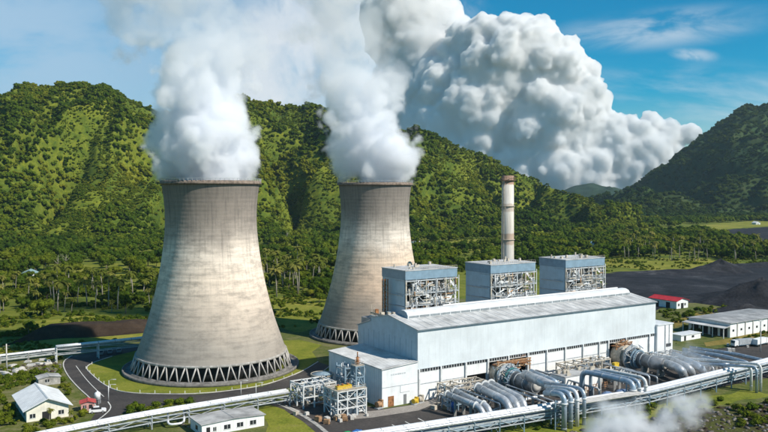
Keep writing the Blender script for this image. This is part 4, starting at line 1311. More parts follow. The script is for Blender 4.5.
# tarps at the lower edge
for px, py, lab, m, s_ in ((347, 438, 'bright green tarpaulin on the asphalt at the bottom edge', GREENP, 1.4), (357, 437, 'bright blue tarpaulin on the asphalt at the bottom edge', BLUEP, 1.6)):
    mb = MB(); mb.ball((0, 0, 0.1), s_, (1.25, .9, 1.15), 16, 9, .08)
    o = mb.build('tarpaulin', m, None, at(px, py), TH); tag(o, lab, 'tarpaulin')


# ------------------------------------------------------------------ houses and sheds
def house(name, label, loc, rz, w_, l_, he, rise, wallm, roofm, ov=.5, wins=(), doors=(), ridge_off=.5, cat='house'):
    """gable facing local -y, ridge along y"""
    t_ = thing(name, label, cat, loc, rz)
    xr = w_ * ridge_off
    m = MB(); m.prism([(0, 0), (w_, 0), (w_, he), (xr, he + rise), (0, he)], 'y', 0, l_); m.build('wall', wallm, t_)
    m = MB(); s1 = rise / max(xr, .01); s2 = rise / max(w_ - xr, .01)
    m.prism([(-ov, he - ov * s1 + .02), (xr, he + rise + .02), (xr, he + rise + .2), (-ov, he - ov * s1 + .2)], 'y', -ov, l_ + ov)
    m.prism([(xr, he + rise + .02), (w_ + ov, he - ov * s2 + .02), (w_ + ov, he - ov * s2 + .2), (xr, he + rise + .2)], 'y', -ov, l_ + ov)
    m.prism([(xr - .3, he + rise + .15), (xr + .3, he + rise + .15), (xr, he + rise + .32)], 'y', -ov - .05, l_ + ov + .05)
    rf_ = m.build('roof', roofm, t_)
    m = MB()
    for k in range(int(l_ + 2 * ov)):
        y = -ov + k + .5
        m.prism([(-ov, he - ov * s1 + .2), (xr, he + rise + .2), (xr, he + rise + .25), (-ov, he - ov * s1 + .25)], 'y', y, y + .07)
        m.prism([(xr, he + rise + .2), (w_ + ov, he - ov * s2 + .2), (w_ + ov, he - ov * s2 + .25), (xr, he + rise + .25)], 'y', y, y + .07)
    m.build('ribs', roofm, rf_)
    for side, a, z, ww, hh in wins:
        m = MB(); f = MB()
        if side == 'f': m.box((a, -.06, z), (a + ww, -.004, z + hh)); f.box((a - .12, -.10, z - .14), (a + ww + .12, -.004, z - .004)); f.box((a + ww / 2 - .05, -.085, z), (a + ww / 2 + .05, -.062, z + hh))
        elif side == 'l': m.box((-.06, a, z), (-.004, a + ww, z + hh)); f.box((-.1, a - .12, z - .14), (-.004, a + ww + .12, z - .004))
        else: m.box((w_ + .004, a, z), (w_ + .06, a + ww, z + hh)); f.box((w_ + .004, a - .12, z - .14), (w_ + .1, a + ww + .12, z - .004))
        o = m.build('window', GLASS, t_); f.build('frame', STEELW, o)
    for side, a, ww, hh in doors:
        m = MB()
        if side == 'f': m.box((a, -.07, 0.02), (a + ww, -.004, hh))
        elif side == 'l': m.box((-.07, a, 0.02), (-.004, a + ww, hh))
        else: m.box((w_ + .004, a, 0.02), (w_ + .07, a + ww, hh))
        m.build('door', DARK, t_)
    return t_


CREAM = mat('cream_wall', (.76, .73, .62), .8, .1, .6, streak=.25)
hs = at(26.6, 422.7)
house('gabled_house', 'small cream house with a pale grey gabled roof at the lower left', hs, TH, 10.6, 18.5, 3.5, 2.3, CREAM, ROOFW, 1.0,
      wins=(('f', .8, 1.0, 1.4, 1.1), ('f', 8.0, 1.0, 1.4, 1.1), ('l', 3, 1, 1.4, 1.1), ('l', 9, 1, 1.4, 1.1)), doors=(('f', 3.9, 2.2, 2.3),))
sh = at(38.5, 386.5)
house('lean_shed', 'low weathered grey shed behind the cream gabled house', sh, TH, 6.5, 4.5, 2.3, .5, CONC, ROOFD, .3, wins=(('f', 2, 1, 1.2, .9),), cat='shed')
lb = at(201.9, 436.8)
house('site_office', 'long low white site office with a flat grey roof at the bottom edge', lb + E1 * 0, TH, 17.0, 8.4, 2.9, .35, WHITE, ROOFD, .35,
      wins=(('f', 3.0, .9, .8, 1.0), ('f', 5.9, .9, 1.7, 1.1), ('f', 9.4, .9, 1.7, 1.1), ('f', 13.0, .9, 1.7, 1.1), ('l', 3, .9, 1.5, 1.1)), doors=(('f', 1.2, .95, 2.1),), cat='office building')
# kiosk, tank and car by the road
kk = at(81, 412.5)
house('kiosk', 'small red-roofed kiosk at the road bend beside the cream house', kk, TH - .2, 3.6, 3.0, 2.5, .5, mat('pink_wall', (.55, .30, .26), .8, .15, .8), REDP, .4, wins=(('f', .6, 1, .8, .9),), doors=(('f', 2.1, .9, 2.0),), cat='kiosk')
tw = thing('water_tank', 'small white water tank on a stand behind the kiosk', 'tank', at(97.5, 404), 0)
m_ = MB()
for sx in (-.6, .6):
    for sy in (-.6, .6): m_.box((sx - .08, sy - .08, 0), (sx + .08, sy + .08, 1.6))
m_.box((-.8, -.8, 1.5), (.8, .8, 1.62)); m_.build('stand', STEEL, tw)
m_ = MB(); m_.lathe([(.01, 1.62), (.85, 1.62), (.85, 3.2), (.5, 3.5), (.2, 3.55), (.2, 3.75), (.01, 3.75)], 20); m_.build('tank_body', WHITE, tw)


def car(loc, rz, m, label, group=None, pickup=False):
    t_ = thing('pickup_truck' if pickup else 'parked_car', label, 'car', loc, rz, group)
    prof = [(-2.25, .35), (2.25, .35), (2.3, .75), (2.1, .98), (1.1, 1.05)] + ([(-.2, 1.05), (-2.25, 1.05)] if pickup else [(-1.6, 1.08), (-2.2, 1.0)])
    b = MB(); b.prism(prof, 'y', -.88, .88); b.build('body', m, t_)
    cab = [(1.05, 1.06), (.45, 1.62), (-.1 if pickup else -1.1, 1.64), (-.25 if pickup else -1.65, 1.09)]
    b = MB(); b.prism(cab, 'y', -.76, .76); b.build('window', GLASS, t_)
    b = MB(); b.prism([(.46, 1.63), (.40, 1.70), (-.1 if pickup else -1.05, 1.71), (-.1 if pickup else -1.1, 1.65)], 'y', -.78, .78); b.build('roof', m, t_)
    for x in (-1.4, 1.4):
        for y in (-.85, .85):
            w0 = MB(); w0.tube([(x, y - .11, .33), (x, y + .11, .33)], .33, 14); wo_ = w0.build('wheel', RUBBER, t_)
            w1 = MB(); w1.tube([(x, y - .12, .33), (x, y + .12, .33)], .18, 10); w1.build('rim', STEEL, wo_)
    for y in (-.6, .6):
        b = MB(); b.box((2.27, y - .2, .62), (2.33, y + .2, .8)); b.build('headlight', STEELW, t_)
    return t_


car(at(97.5, 412.5), .35, CARW, 'white car parked at the road bend next to the kiosk')
for i, (px, py) in enumerate(((101, 354.5), (110, 353.3), (119, 352.3))):
    car(at(px, py), 1.9, CARG, 'dark car in the shade under the pipe bridge, %s of three' % ('left', 'middle', 'right')[i], 'cars under the pipe bridge')


def truck(loc, rz, label, load, mload):
    t_ = thing('truck', label, 'truck', loc, rz, 'trucks by the warehouse')
    b = MB(); b.box((-4.5, -1.1, .8), (3.2, 1.1, 1.05)); b.build('chassis', STEELB, t_)
    b = MB(); b.prism([(3.25, .7), (5.2, .7), (5.2, 1.7), (4.9, 2.8), (3.25, 2.85)], 'y', -1.15, 1.15); c_ = b.build('cab', CARW, t_)
    b = MB(); b.prism([(5.215, 1.7), (4.93, 2.7), (4.9, 2.7), (5.18, 1.7)], 'y', -1.0, 1.0); b.build('windscreen', GLASS, c_)
    b = MB()
    if load == 'tank': b.tube([(-4.5, 0, 2.25), (-4.3, 0, 2.25), (2.6, 0, 2.25), (2.8, 0, 2.25)], [.9, 1.15, 1.15, .9], 18)
    else: b.box((-4.4, -1.15, 1.06), (2.9, 1.15, 3.0))
    b.build('tank_body' if load == 'tank' else 'cargo_box', mload, t_)
    for x in (-3.6, -2.4, 4.0):
        for y in (-1.0, 1.0):
            w0 = MB(); w0.tube([(x, y - .16, .5), (x, y + .16, .5)], .5, 14); w0.build('wheel', RUBBER, t_)


truck(at(743, 346.5), TH + 2.9, 'grey box truck parked left of the white box truck before the warehouse', 'box', STEEL)
truck(at(760, 345.5), TH + .1, 'white box truck parked at the right edge before the warehouse', 'box', WHITE)

# warehouse
wh = at(730, 337.8)
W1 = thing('warehouse', 'broad white warehouse with a flat grey roof at the right edge', 'warehouse', wh, TH)
m_ = MB(); m_.prism([(0, 0), (20, 0), (20, 5.7), (10, 6.3), (0, 6.0)], 'x', 0.0, 46)
m_.build('wall', WHITE, W1)
m_ = MB(); m_.prism([(-.7, 6.01), (10, 6.35), (20.7, 5.71), (20.7, 5.91), (10, 6.55), (-.7, 6.21)], 'x', -.7, 46.6); wrf = m_.build('roof', ROOFD, W1)
m_ = MB()
for k in range(0, 46, 3): m_.prism([(-.65, 6.21), (10, 6.55), (10, 6.61), (-.65, 6.27)], 'x', k + .2, k + .27); m_.prism([(10, 6.55), (20.6, 5.91), (20.6, 5.97), (10, 6.61)], 'x', k + .2, k + .27)
m_.build('ribs', ROOFG, wrf)
for k in range(8):
    m_ = MB(); m_.box((5.7 * k + 4.8, -.3, 0), (5.7 * k + 5.2, -.003, 5.9)); m_.build('pilaster', CONCL, W1)
    m_ = MB(); m_.box((5.7 * k + 1.7, -.06, 2.4), (5.7 * k + 2.9, -.003, 3.3)); m_.build('window', GLASS, W1)
for y in (1.2, 5.8, 10.4, 15.0):
    m_ = MB(); m_.box((-.06, y, .1), (-.003, y + 3.4, 3.9)); m_.build('door', DARK, W1)  # flat near-black panels stand for the shade in the openings under the canopy
m_ = MB(); m_.prism([(-4.6, 4.2), (-.004, 4.7), (-.004, 4.9), (-4.6, 4.4)], 'y', -.2, 20.2); m_.build('canopy', ROOFG, W1)
for y in (.1, 5.2, 9.8, 14.4, 19.6):
    m_ = MB(); m_.box((-4.4, y, 0), (-4.1, y + .3, 4.2)); m_.build('canopy_post', STEELW, W1)
lw = thing('yard_wall', 'low white flat-roofed shed between the end block and the warehouse', 'shed', at(681, 341.5), TH)
m_ = MB(); m_.box((0, 0, 0), (13, 5, 2.3)); m_.build('wall', WHITE, lw)
m_ = MB(); m_.box((-.3, -.3, 2.3), (13.3, 5.3, 2.55)); m_.build('roof', ROOFW, lw)
m_ = MB(); m_.box((2, -.05, .0), (3.2, -.003, 2.0)); m_.box((7, -.05, .9), (8.6, -.003, 1.8)); m_.build('door', GLASS, lw)
rs_ = at(676.5, 309)
house('red_roofed_shed', 'white shed with a bright red sheet roof beside the coal yard', rs_, TH, 9.5, 17.0, 4.0, 1.3, WHITE, ROOFR, .6, wins=(('f', 1.2, 1.4, 1.3, 1.2), ('f', 6.4, 1.4, 1.3, 1.2)), doors=(('f', 3.6, 2.2, 2.8), ('l', 4, 2.5, 3), ('l', 11, 2.5, 3)), cat='shed')
# small far houses
for i, (px, py, rz, wm, rm, lab) in enumerate(((413, 243.5, .4, WHITE, ROOFR, 'tiny far house with a pink-red roof on the plain right of the farther tower'),
                                               (598, 247, .9, WHITE, mat('light_blue_roof', (.25, .45, .6), .5, .1), 'tiny far house with a light blue roof among the trees behind the coal yard'),
                                               (497, 252, .2, WHITE, ROOFW, 'tiny far white house beside the chimney on the plain'),
                                               (22, 278, .3, WHITE, mat('teal_roof', (.26, .38, .38), .5, .1), 'tiny far house with a pale teal roof at the left edge of the grove'),
                                               (297, 246, .1, CREAM, ROOFW, 'long pale farm shed on the plain between the two towers'),
                                               (756, 224.5, .2, WHITE, ROOFW, 'far white quarry plant at the edge of the upper coal field'))):
    house('farm_house', lab, at(px, py), rz, 9, 22 if i == 4 else 11, 3.2, 2, wm, rm, .6, wins=(('f', 1, 1, 1.5, 1.2),), doors=(('f', 4, 1.2, 2.2),))


# ------------------------------------------------------------------ poles, lamps
def lamp(loc, h, label, group, arm=1.6, rz=0.0, mt=STEELW):
    t_ = thing('street_lamp', label, 'street lamp', loc, rz, group)
    m = MB(); m.tube([(0, 0, 0), (0, 0, h)], [.13, .08], 8); m.build('pole', mt, t_)
    m = MB(); m.tube([(0, 0, h - .05), (arm * .5, 0, h + .3), (arm, 0, h + .35)], .05, 6); m.build('arm', mt, t_)
    m = MB(); m.box((arm - .1, -.15, h + .25), (arm + .6, .15, h + .38)); m.build('lamp_head', STEELW, t_)


lamp(at(108.5, 401), 4.6, 'slim lamp post at the road junction left of the nearer cooling tower', 'lamp posts')
lamp(at(241, 396), 4.4, 'slim lamp post on the verge before the nearer tower, left of a pair', 'lamp posts')
lamp(at(256, 397.5), 4.2, 'slim lamp post on the verge before the nearer tower, right of a pair', 'lamp posts')
lamp(at(109, 392), 3.6, 'short lamp post on the lawn edge inside the road bend', 'lamp posts')
up = thing('utility_pole', 'pale utility pole with a crossarm in the garden at the left edge', 'utility pole', at(6.8, 371.5), .3)
m_ = MB(); m_.tube([(0, 0, 0), (0, 0, 9.5)], [.28, .18], 10); m_.build('pole', CONCL, up)
m_ = MB(); m_.bar((-1.1, 0, 8.8), (1.1, 0, 8.8), .16); m_.bar((-.8, 0, 8.0), (.8, 0, 8.0), .14); m_.build('crossarm', BARK, up)
yp = thing('flood_light_mast', 'tall floodlight mast on the right beside the warehouse trucks', 'light mast', at(760.5, 352), .2)
m_ = MB(); m_.tube([(0, 0, 0), (0, 0, 12)], [.2, .1], 8); m_.build('pole', STEELW, yp)
m_ = MB(); m_.box((-.9, -.15, 11.8), (.9, .15, 12.3)); m_.build('lamp_head', STEELW, yp)

# ------------------------------------------------------------------ coal heaps
def heap(loc, rx, ry, h, label, seed, m=COAL, rz=0.0):
    mb = MB(); n, k = 44, 16
    vs = [(0, 0, h)]; fs = []
    for j in range(1, k + 1):
        q = j / k
        for i in range(n):
            a = 2 * math.pi * i / n
            x, y = math.cos(a) * q, math.sin(a) * q
            z = h * (1 - q) ** 1.1 * (1 + .35 * fbm(x * 2 + seed, y * 2, seed, 3)) + .05 * h * fbm(x * 9, y * 9, seed, 3) * (1 - q)
            w_ = 1 + .25 * fbm(math.cos(a) * 1.3 + seed, math.sin(a) * 1.3, 2.2, 3)
            vs.append((x * rx * w_, y * ry * w_, z - (.4 if j == k else 0)))
    for i in range(n): fs.append((0, 1 + i, 1 + (i + 1) % n))
    for j in range(k - 1):
        for i in range(n):
            a = 1 + j * n + i; b = 1 + j * n + (i + 1) % n
            fs.append((a, a + n, b + n, b))
    mb.add(vs, fs, True)
    o = mb.build('coal_heap', m, None, loc, rz); tag(o, label, 'coal heap', 'coal heaps'); return o


heap(at(721, 271), 24, 22, 9.5, 'sharp black coal heap at the back of the yard below the meadow strip', 1.1)
heap(at(763, 304), 34, 24, 12.5, 'largest dark coal heap at the right edge behind the warehouse', 2.7)
heap(at(735, 296), 22, 14, 4.5, 'low broad coal heap left of the largest one', 3.9)
heap(at(690, 273), 60, 14, 3.2, 'long low coal bank along the back edge of the yard', 5.3)
heap(at(765, 266), 40, 14, 3.5, 'low coal bank right of the sharp heap', 6.1)
heap(at(745, 312), 22, 9, 4.2, 'small coal heap just behind the warehouse roof', 7.7)


# ------------------------------------------------------------------ trees
LEAF = leaf_mat('leaves', (0.020, 0.052, 0.008), (0.078, 0.125, 0.013), (0.19, 0.21, 0.02), 1.0, 0.012)
LEAFY = leaf_mat('young_leaves', (0.055, 0.095, 0.010), (0.12, 0.165, 0.016), (0.24, 0.24, 0.03), 1.0, 0.03)
LEAFD = leaf_mat('mountain_leaves', (0.012, 0.034, 0.012), (0.032, 0.066, 0.016), (0.085, 0.11, 0.02), 1.0, 0.004)
PALML = leaf_mat('palm_leaves', (0.06, 0.09, 0.014), (0.15, 0.17, 0.03), (0.30, 0.27, 0.07), 1.0, 0.03)


def leaf_cloud(lumps, n, size, rnd, core=True):
    """leaf sprays over a group of lumps; dark solid cores close the crown"""
    mb = MB()
    tot = sum(r * r for _, r in lumps)
    for c, r in lumps:
        if core: mb.ball(c, r * .78, (1, 1, .85), 7, 5, .16)
        for _ in range(int(n * r * r / tot)):
            d = Vector((rnd.gauss(0, 1), rnd.gauss(0, 1), rnd.gauss(.25, 1))).normalized()
            p = Vector(c) + Vector((d.x, d.y, d.z * .85)) * r * rnd.uniform(.72, 1.12)
            nrm = (d + Vector((rnd.gauss(0, .45), rnd.gauss(0, .45), rnd.gauss(.3, .45)))).normalized()
            u = nrm.orthogonal().normalized(); u.rotate(Matrix.Rotation(rnd.uniform(0, 6.28), 3, nrm)); v = nrm.cross(u)
            s = size * rnd.uniform(.6, 1.35)
            mb.add([p - u * s * .5, p + v * s * .32 - nrm * s * .1, p + u * s * .5 - nrm * s * .12, p - v * s * .32], [(0, 1, 2, 3)])
    return mb


def crown_lumps(h, w_, n, rnd, flat=1.0):
    L = [((0, 0, h * .68), w_ * .36)]
    for k in range(n):
        a = rnd.uniform(0, 6.28); q = rnd.uniform(.25, .62)
        L.append(((math.cos(a) * w_ * q * .75, math.sin(a) * w_ * q * .75, h * (rnd.uniform(.45, .86) * flat + (1 - flat) * .75)), w_ * rnd.uniform(.17, .29)))
    return L


def raw_mesh(mb, name, m):
    me = bpy.data.meshes.new(name); me.from_pydata(mb.v, [], mb.f); me.materials.append(m)
    me.polygons.foreach_set('use_smooth', mb.sm)
    return me


def broadleaf(seed, h, w_, nl, nleaf, size, m, flat=1.0):
    rnd = random.Random(seed)
    L = crown_lumps(h, w_, nl, rnd, flat)
    crown = raw_mesh(leaf_cloud(L, nleaf, size, rnd), 'crown', m)
    tb = MB()
    lean = rnd.uniform(-.5, .5)
    tb.tube([(0, 0, -.5), (lean * .3, 0, h * .3), (lean, 0, h * .62)], [h * .034, h * .026, h * .014], 7)
    for c, r in L[1:5]:
        tb.tube([(lean * .35, 0, h * .34), (c[0] * .5, c[1] * .5, c[2] * .78), c], [h * .016, h * .011, h * .005], 5)
    return crown, raw_mesh(tb, 'trunk', BARK)


def palm(seed, h):
    rnd = random.Random(seed)
    lean = rnd.uniform(-1.2, 1.2); ly = rnd.uniform(-1, 1)
    tb = MB(); tb.tube([(0, 0, -.4), (lean * .2, ly * .2, h * .4), (lean * .6, ly * .6, h * .75), (lean, ly, h)], [.30, .22, .18, .16], 7)
    cb = MB()
    nf = 22
    for k in range(nf):
        a = 2 * math.pi * k / nf + rnd.uniform(-.2, .2)
        up = rnd.uniform(-.25, 1.15); ln = rnd.uniform(3.1, 4.3)
        d = Vector((math.cos(a), math.sin(a), 0)); sde = Vector((-d.y, d.x, 0))
        prev = None
        p = Vector((lean, ly, h)); ang = up
        n = 7
        for i in range(n + 1):
            wd = .62 * math.sin(math.pi * min(1, (i + .7) / (n + .7))) + .05
            tipz = .38 * wd
            row = (p - sde * wd - Vector((0, 0, tipz * 1.2)), p, p + sde * wd - Vector((0, 0, tipz * 1.2)))
            if prev:
                cut = .72                                  # gaps between leaflets
                a0, b0, c0 = prev; a1 = prev[0].lerp(row[0], cut); b1 = row[1]; c1 = prev[2].lerp(row[2], cut)
                cb.add([a0, b0, b1, a1], [(0, 1, 2, 3)]); cb.add([b0, c0, c1, b1], [(0, 1, 2, 3)])
            prev = row
            st = ln / n
            p = p + (d * math.cos(ang) + Vector((0, 0, math.sin(ang)))) * st
            ang -= .30
    cb.ball((lean, ly, h - .1), .5, (1, 1, 1), 7, 5, .1)
    return raw_mesh(cb, 'crown', PALML), raw_mesh(tb, 'trunk', PALMBARK)


def bush(seed, w_, h, n, size, m):
    rnd = random.Random(seed)
    L = [((rnd.uniform(-.3, .3) * w_, rnd.uniform(-.3, .3) * w_, h * rnd.uniform(.3, .55)), w_ * rnd.uniform(.2, .34)) for _ in range(5)]
    return raw_mesh(leaf_cloud(L, n, size, rnd), 'shrub', m)


def dead_tree(seed, h):
    rnd = random.Random(seed); tb = MB()
    tb.tube([(0, 0, -.3), (0, 0, h * .5), (.3, 0, h)], [h * .03, h * .02, h * .006], 7)
    for k in range(9):
        a = rnd.uniform(0, 6.28); z = h * rnd.uniform(.4, .9); l = h * rnd.uniform(.15, .3)
        tb.tube([(0, 0, z), (math.cos(a) * l * .6, math.sin(a) * l * .6, z + l * .5), (math.cos(a) * l, math.sin(a) * l, z + l)], [h * .010, h * .006, h * .003], 5)
    return raw_mesh(tb, 'trunk', PALMBARK)


BROAD = [broadleaf(100 + i, h, w_, nl, 900, .85, m, fl) for i, (h, w_, nl, m, fl) in enumerate(
    ((10, 9, 9, LEAF, 1.0), (12, 10, 10, LEAF, 1.0), (8, 8.5, 8, LEAFY, 1.0), (13, 8, 9, LEAF, 1.0), (11, 13, 11, LEAF, .35), (7, 7, 7, LEAFY, 1.0)))]
PALMS = [palm(200 + i, h) for i, h in enumerate((9.5, 11.5, 8.0, 12.5, 10.3))]
BUSH = [bush(300 + i, w_, h, 260, .45, m) for i, (w_, h, m) in enumerate(((2.4, 1.9, LEAFY), (3.2, 2.4, LEAF), (1.8, 1.5, LEAFY), (2.8, 3.0, LEAF)))]

rnd = random.Random(42)


def inside(poly, x, y):
    r = False; n = len(poly)
    for i in range(n):
        (x0, y0), (x1, y1) = poly[i], poly[(i + 1) % n]
        if (y0 > y) != (y1 > y) and x < (x1 - x0) * (y - y0) / (y1 - y0) + x0: r = not r
    return r


def scatter(poly, gap, zone_p=1.0, clump=0.0, cs=40.0, seed=0):
    """points on the plain inside a surveyed outline, at least gap apart"""
    P = [at(*p) for p in poly]; Q = [(p.x, p.y) for p in P]
    x0, x1 = min(q[0] for q in Q), max(q[0] for q in Q); y0, y1 = min(q[1] for q in Q), max(q[1] for q in Q)
    out = []; grid = set()
    n = int((x1 - x0) * (y1 - y0) / gap ** 2 * 1.6)
    for _ in range(min(n, 60000)):
        x, y = rnd.uniform(x0, x1), rnd.uniform(y0, y1)
        key = (int(x / gap), int(y / gap))
        if key in grid or not inside(Q, x, y): continue
        if clump and fbm(x / cs + seed, y / cs, seed, 3) < clump - 1: continue
        grid.add(key); out.append((x, y))
    return out


broad, palms = [], []
def zone(poly, gap, kind='b', clump=0.0, cs=40.0, smin=.8, smax=1.3, seed=0.0):
    for x, y in scatter(poly, gap, 1, clump, cs, seed):
        (broad if kind == 'b' else palms).append((x, y, rnd.uniform(smin, smax)))


# left plain
zone([(-60, 250), (170, 240), (170, 258), (60, 264), (52, 276), (-60, 280)], 8.0, 'b', 1.06, 30, .6, 1.15)
zone([(-80, 279), (50, 277), (165, 276), (175, 314), (90, 314), (10, 322), (-90, 330)], 8.0, 'b', 1.18, 22, .5, .9, 2.0)
zone([(-60, 292), (165, 284), (170, 312), (80, 314), (0, 322), (-60, 330)], 11.0, 'p', 1.0, 30, .6, 1.2)
zone([(60, 262), (165, 258), (165, 274), (60, 277)], 17, 'b')
zone([(20, 330), (60, 326), (130, 327), (130, 331), (30, 338)], 9, 'b', 0, 40, .3, .55)
# between the towers
zone([(250, 250), (345, 246), (345, 270), (250, 275)], 8.5, 'b', 1.05, 30, .6, 1.1)
zone([(255, 268), (340, 266), (340, 288), (255, 296)], 8.5, 'b', 1.0, 22, .45, .9)
zone([(255, 272), (330, 270), (325, 292), (256, 300)], 9.5, 'p', .85, 30)
zone([(300, 288), (345, 280), (342, 300), (318, 304)], 8, 'b', .8, 20, .5, .9)
zone([(262, 304), (320, 300), (316, 322), (270, 326)], 26, 'b', .75, 20, .3, .6)
# right of the farther tower
zone([(408, 250), (520, 243), (520, 268), (412, 275)], 9, 'b', 1.0, 30, .6, 1.1)
zone([(410, 236), (520, 228), (520, 238), (410, 244)], 12, 'b', .8, 40)
zone([(520, 240), (605, 236), (606, 262), (520, 272)], 9, 'b', 1.0, 40)
zone([(604, 236), (700, 232), (790, 250), (790, 261), (735, 260), (690, 257), (606, 258)], 9, 'b', .85, 40)
zone([(610, 246), (768, 250), (768, 262), (612, 261)], 15, 'p', .85, 40)
zone([(560, 224), (700, 218), (790, 214), (790, 219), (690, 225), (640, 230), (560, 238)], 12, 'b', .85, 60)
zone([(-80, 238), (170, 232), (350, 236), (350, 250), (170, 244), (-80, 252)], 10, 'b', 1.08, 50)

# land kept clear
def clear(x, y):
    h_ = hl((x, y, 0))
    if -16 < h_.x < 122 and -50 < h_.y < 40: return False
    for T, r in ((T1, 36), (T2, 34)):
        if (x - T.x) ** 2 + (y - T.y) ** 2 < r * r: return False
    if (Vector((x, y, 0)) - CH).length < 8: return False
    return True


broad = [b for b in broad if clear(b[0], b[1])]
palms = [b for b in palms if clear(b[0], b[1])]


def in_view(x, y, m=25):
    px = 384 + 784 * x / y
    return -m < px < 768 + m


def key(b): return b[1] if in_view(b[0], b[1]) else 1e6 + b[1]


broad.sort(key=key); palms.sort(key=key)
NB, NP = 290, 200


def region(x, y):
    px = 384 + 784 * x / y
    return ('left of the nearer cooling tower' if px < 200 else 'on the plain between the cooling towers' if px < 375 else 'on the plain behind the long hall' if px < 590 else 'in the belt behind the coal yard')


GROUPS_B = {0: 'round-crowned dark green tree', 1: 'tall full-crowned green tree', 2: 'light yellow-green bushy tree', 3: 'narrow tall green tree', 4: 'flat-topped spreading tree', 5: 'low light green bushy tree'}


def plant_tree(i, src, x, y, s, name, label, cat, group, z=0):
    t_ = thing(name, label, cat, (x, y, z), rnd.uniform(0, 6.28), group)
    s2 = s * rnd.uniform(.9, 1.12)
    t_.scale = (s2, s2, s)
    for nm, me in zip(('crown', 'trunk'), src):
        o = bpy.data.objects.new(nm, me); COL.objects.link(o); o.parent = t_
    return t_


for i, (x, y, s) in enumerate(broad[:NB]):
    k = rnd.choice((0, 0, 1, 1, 2, 3, 4, 5))
    plant_tree(i, BROAD[k], x, y, s, 'broadleaf_tree', GROUPS_B[k] + ' ' + region(x, y), 'tree', GROUPS_B[k] + 's ' + region(x, y))
for i, (x, y, s) in enumerate(palms[:NP]):
    k = rnd.randrange(5)
    plant_tree(i, PALMS[k], x, y, s * 1.15, 'palm_tree', 'coconut palm with a pale trunk ' + region(x, y), 'palm tree', 'coconut palms ' + region(x, y))

# pale leafless trees seen on the left plain
for px, py, lab in ((287, 243, 'tall pale bare tree at the foot of the hill between the two towers'), (58, 272, 'pale bare-branched tree at the back of the left plain, left of two'), (66, 271.5, 'pale bare-branched tree at the back of the left plain, right of two')):
    o = bpy.data.objects.new('bare_tree', dead_tree(int(px), 13)); COL.objects.link(o); o.location = at(px, py); tag(o, lab, 'tree')

# shrubs close to the plant
shr = []
def shrubs(poly, gap, smin, smax, where, clump=0.0, tone=None):
    for x, y in scatter(poly, gap, 1, clump, 8, 3.0):
        o = bpy.data.objects.new('shrub', BUSH[rnd.randrange(4) if tone is None else tone[rnd.randrange(len(tone))]]); COL.objects.link(o)
        s = rnd.uniform(smin, smax); o.location = (x, y, 0); o.scale = (s, s, s * rnd.uniform(.8, 1.1)); o.rotation_euler[2] = rnd.uniform(0, 6.28)
        tag(o, 'small green shrub ' + where, 'shrub', 'shrubs ' + where)


shrubs([(0, 385), (8, 378), (30, 372), (58, 364), (64, 376), (78, 392), (70, 398), (58, 384), (30, 377), (8, 392)], 2.6, .5, 1.1, 'in the garden behind the cream house', .35)
shrubs([(24, 424), (70, 420), (84, 413), (84, 418), (66, 430), (20, 436)], 2.2, .5, 1.0, 'in front of the cream house', .4)
shrubs([(124, 408), (160, 404.5), (196, 404.5), (196, 409), (160, 412), (126, 415)], 2.3, .6, 1.3, 'on the verge below the nearer tower road', .6)
shrubs([(232, 400), (262, 395), (280, 392), (284, 395), (262, 400), (236, 404)], 2.4, .5, 1.0, 'on the verge beside the lower left rack', .7)
shrubs([(684, 334), (700, 328), (708, 333), (690, 340)], 3.0, .6, 1.3, 'between the red shed and the warehouse', .7)
shrubs([(672, 318), (690, 313), (712, 308), (716, 312), (690, 322), (676, 326)], 4.0, .7, 1.4, 'behind the low white shed', .7)
shrubs([(732, 341), (768, 331), (790, 326), (790, 329), (768, 335), (734, 345)], 2.6, .4, .8, 'along the foot of the warehouse wall', .6)
shrubs([(735, 412), (768, 404), (790, 404), (790, 425), (740, 428)], 2.6, .6, 1.2, 'on the rubble bank at the lower right', .4)
shrubs([(480, 432), (560, 418), (600, 414), (600, 418), (540, 430)], 3.2, .4, .9, 'under the long pipe rack', .6)
shrubs([(600, 416), (700, 403), (745, 398), (748, 403), (700, 411), (610, 424)], 3.2, .5, 1.1, 'between the long rack and the rubble', .7)
shrubs([(-6, 392), (8, 398), (20, 424), (-6, 428)], 2.6, .5, 1.1, 'left of the cream house', .6)
shrubs([(-10, 376), (10, 368), (20, 372), (4, 384)], 2.6, .5, 1.0, 'by the utility pole', .7)
shrubs([(60, 346), (120, 341), (150, 338), (150, 340), (120, 344), (62, 350)], 4, .6, 1.1, 'along the pipe bridge')
for px, py, k, s_, lab in ((49, 426, 1, .38, 'young palm in front of the cream house gable'), (72, 420, 2, .3, 'small young palm beside the cream house corner')):
    plant_tree(0, PALMS[k], at(px, py).x, at(px, py).y, s_, 'palm_tree', lab, 'palm tree', None)

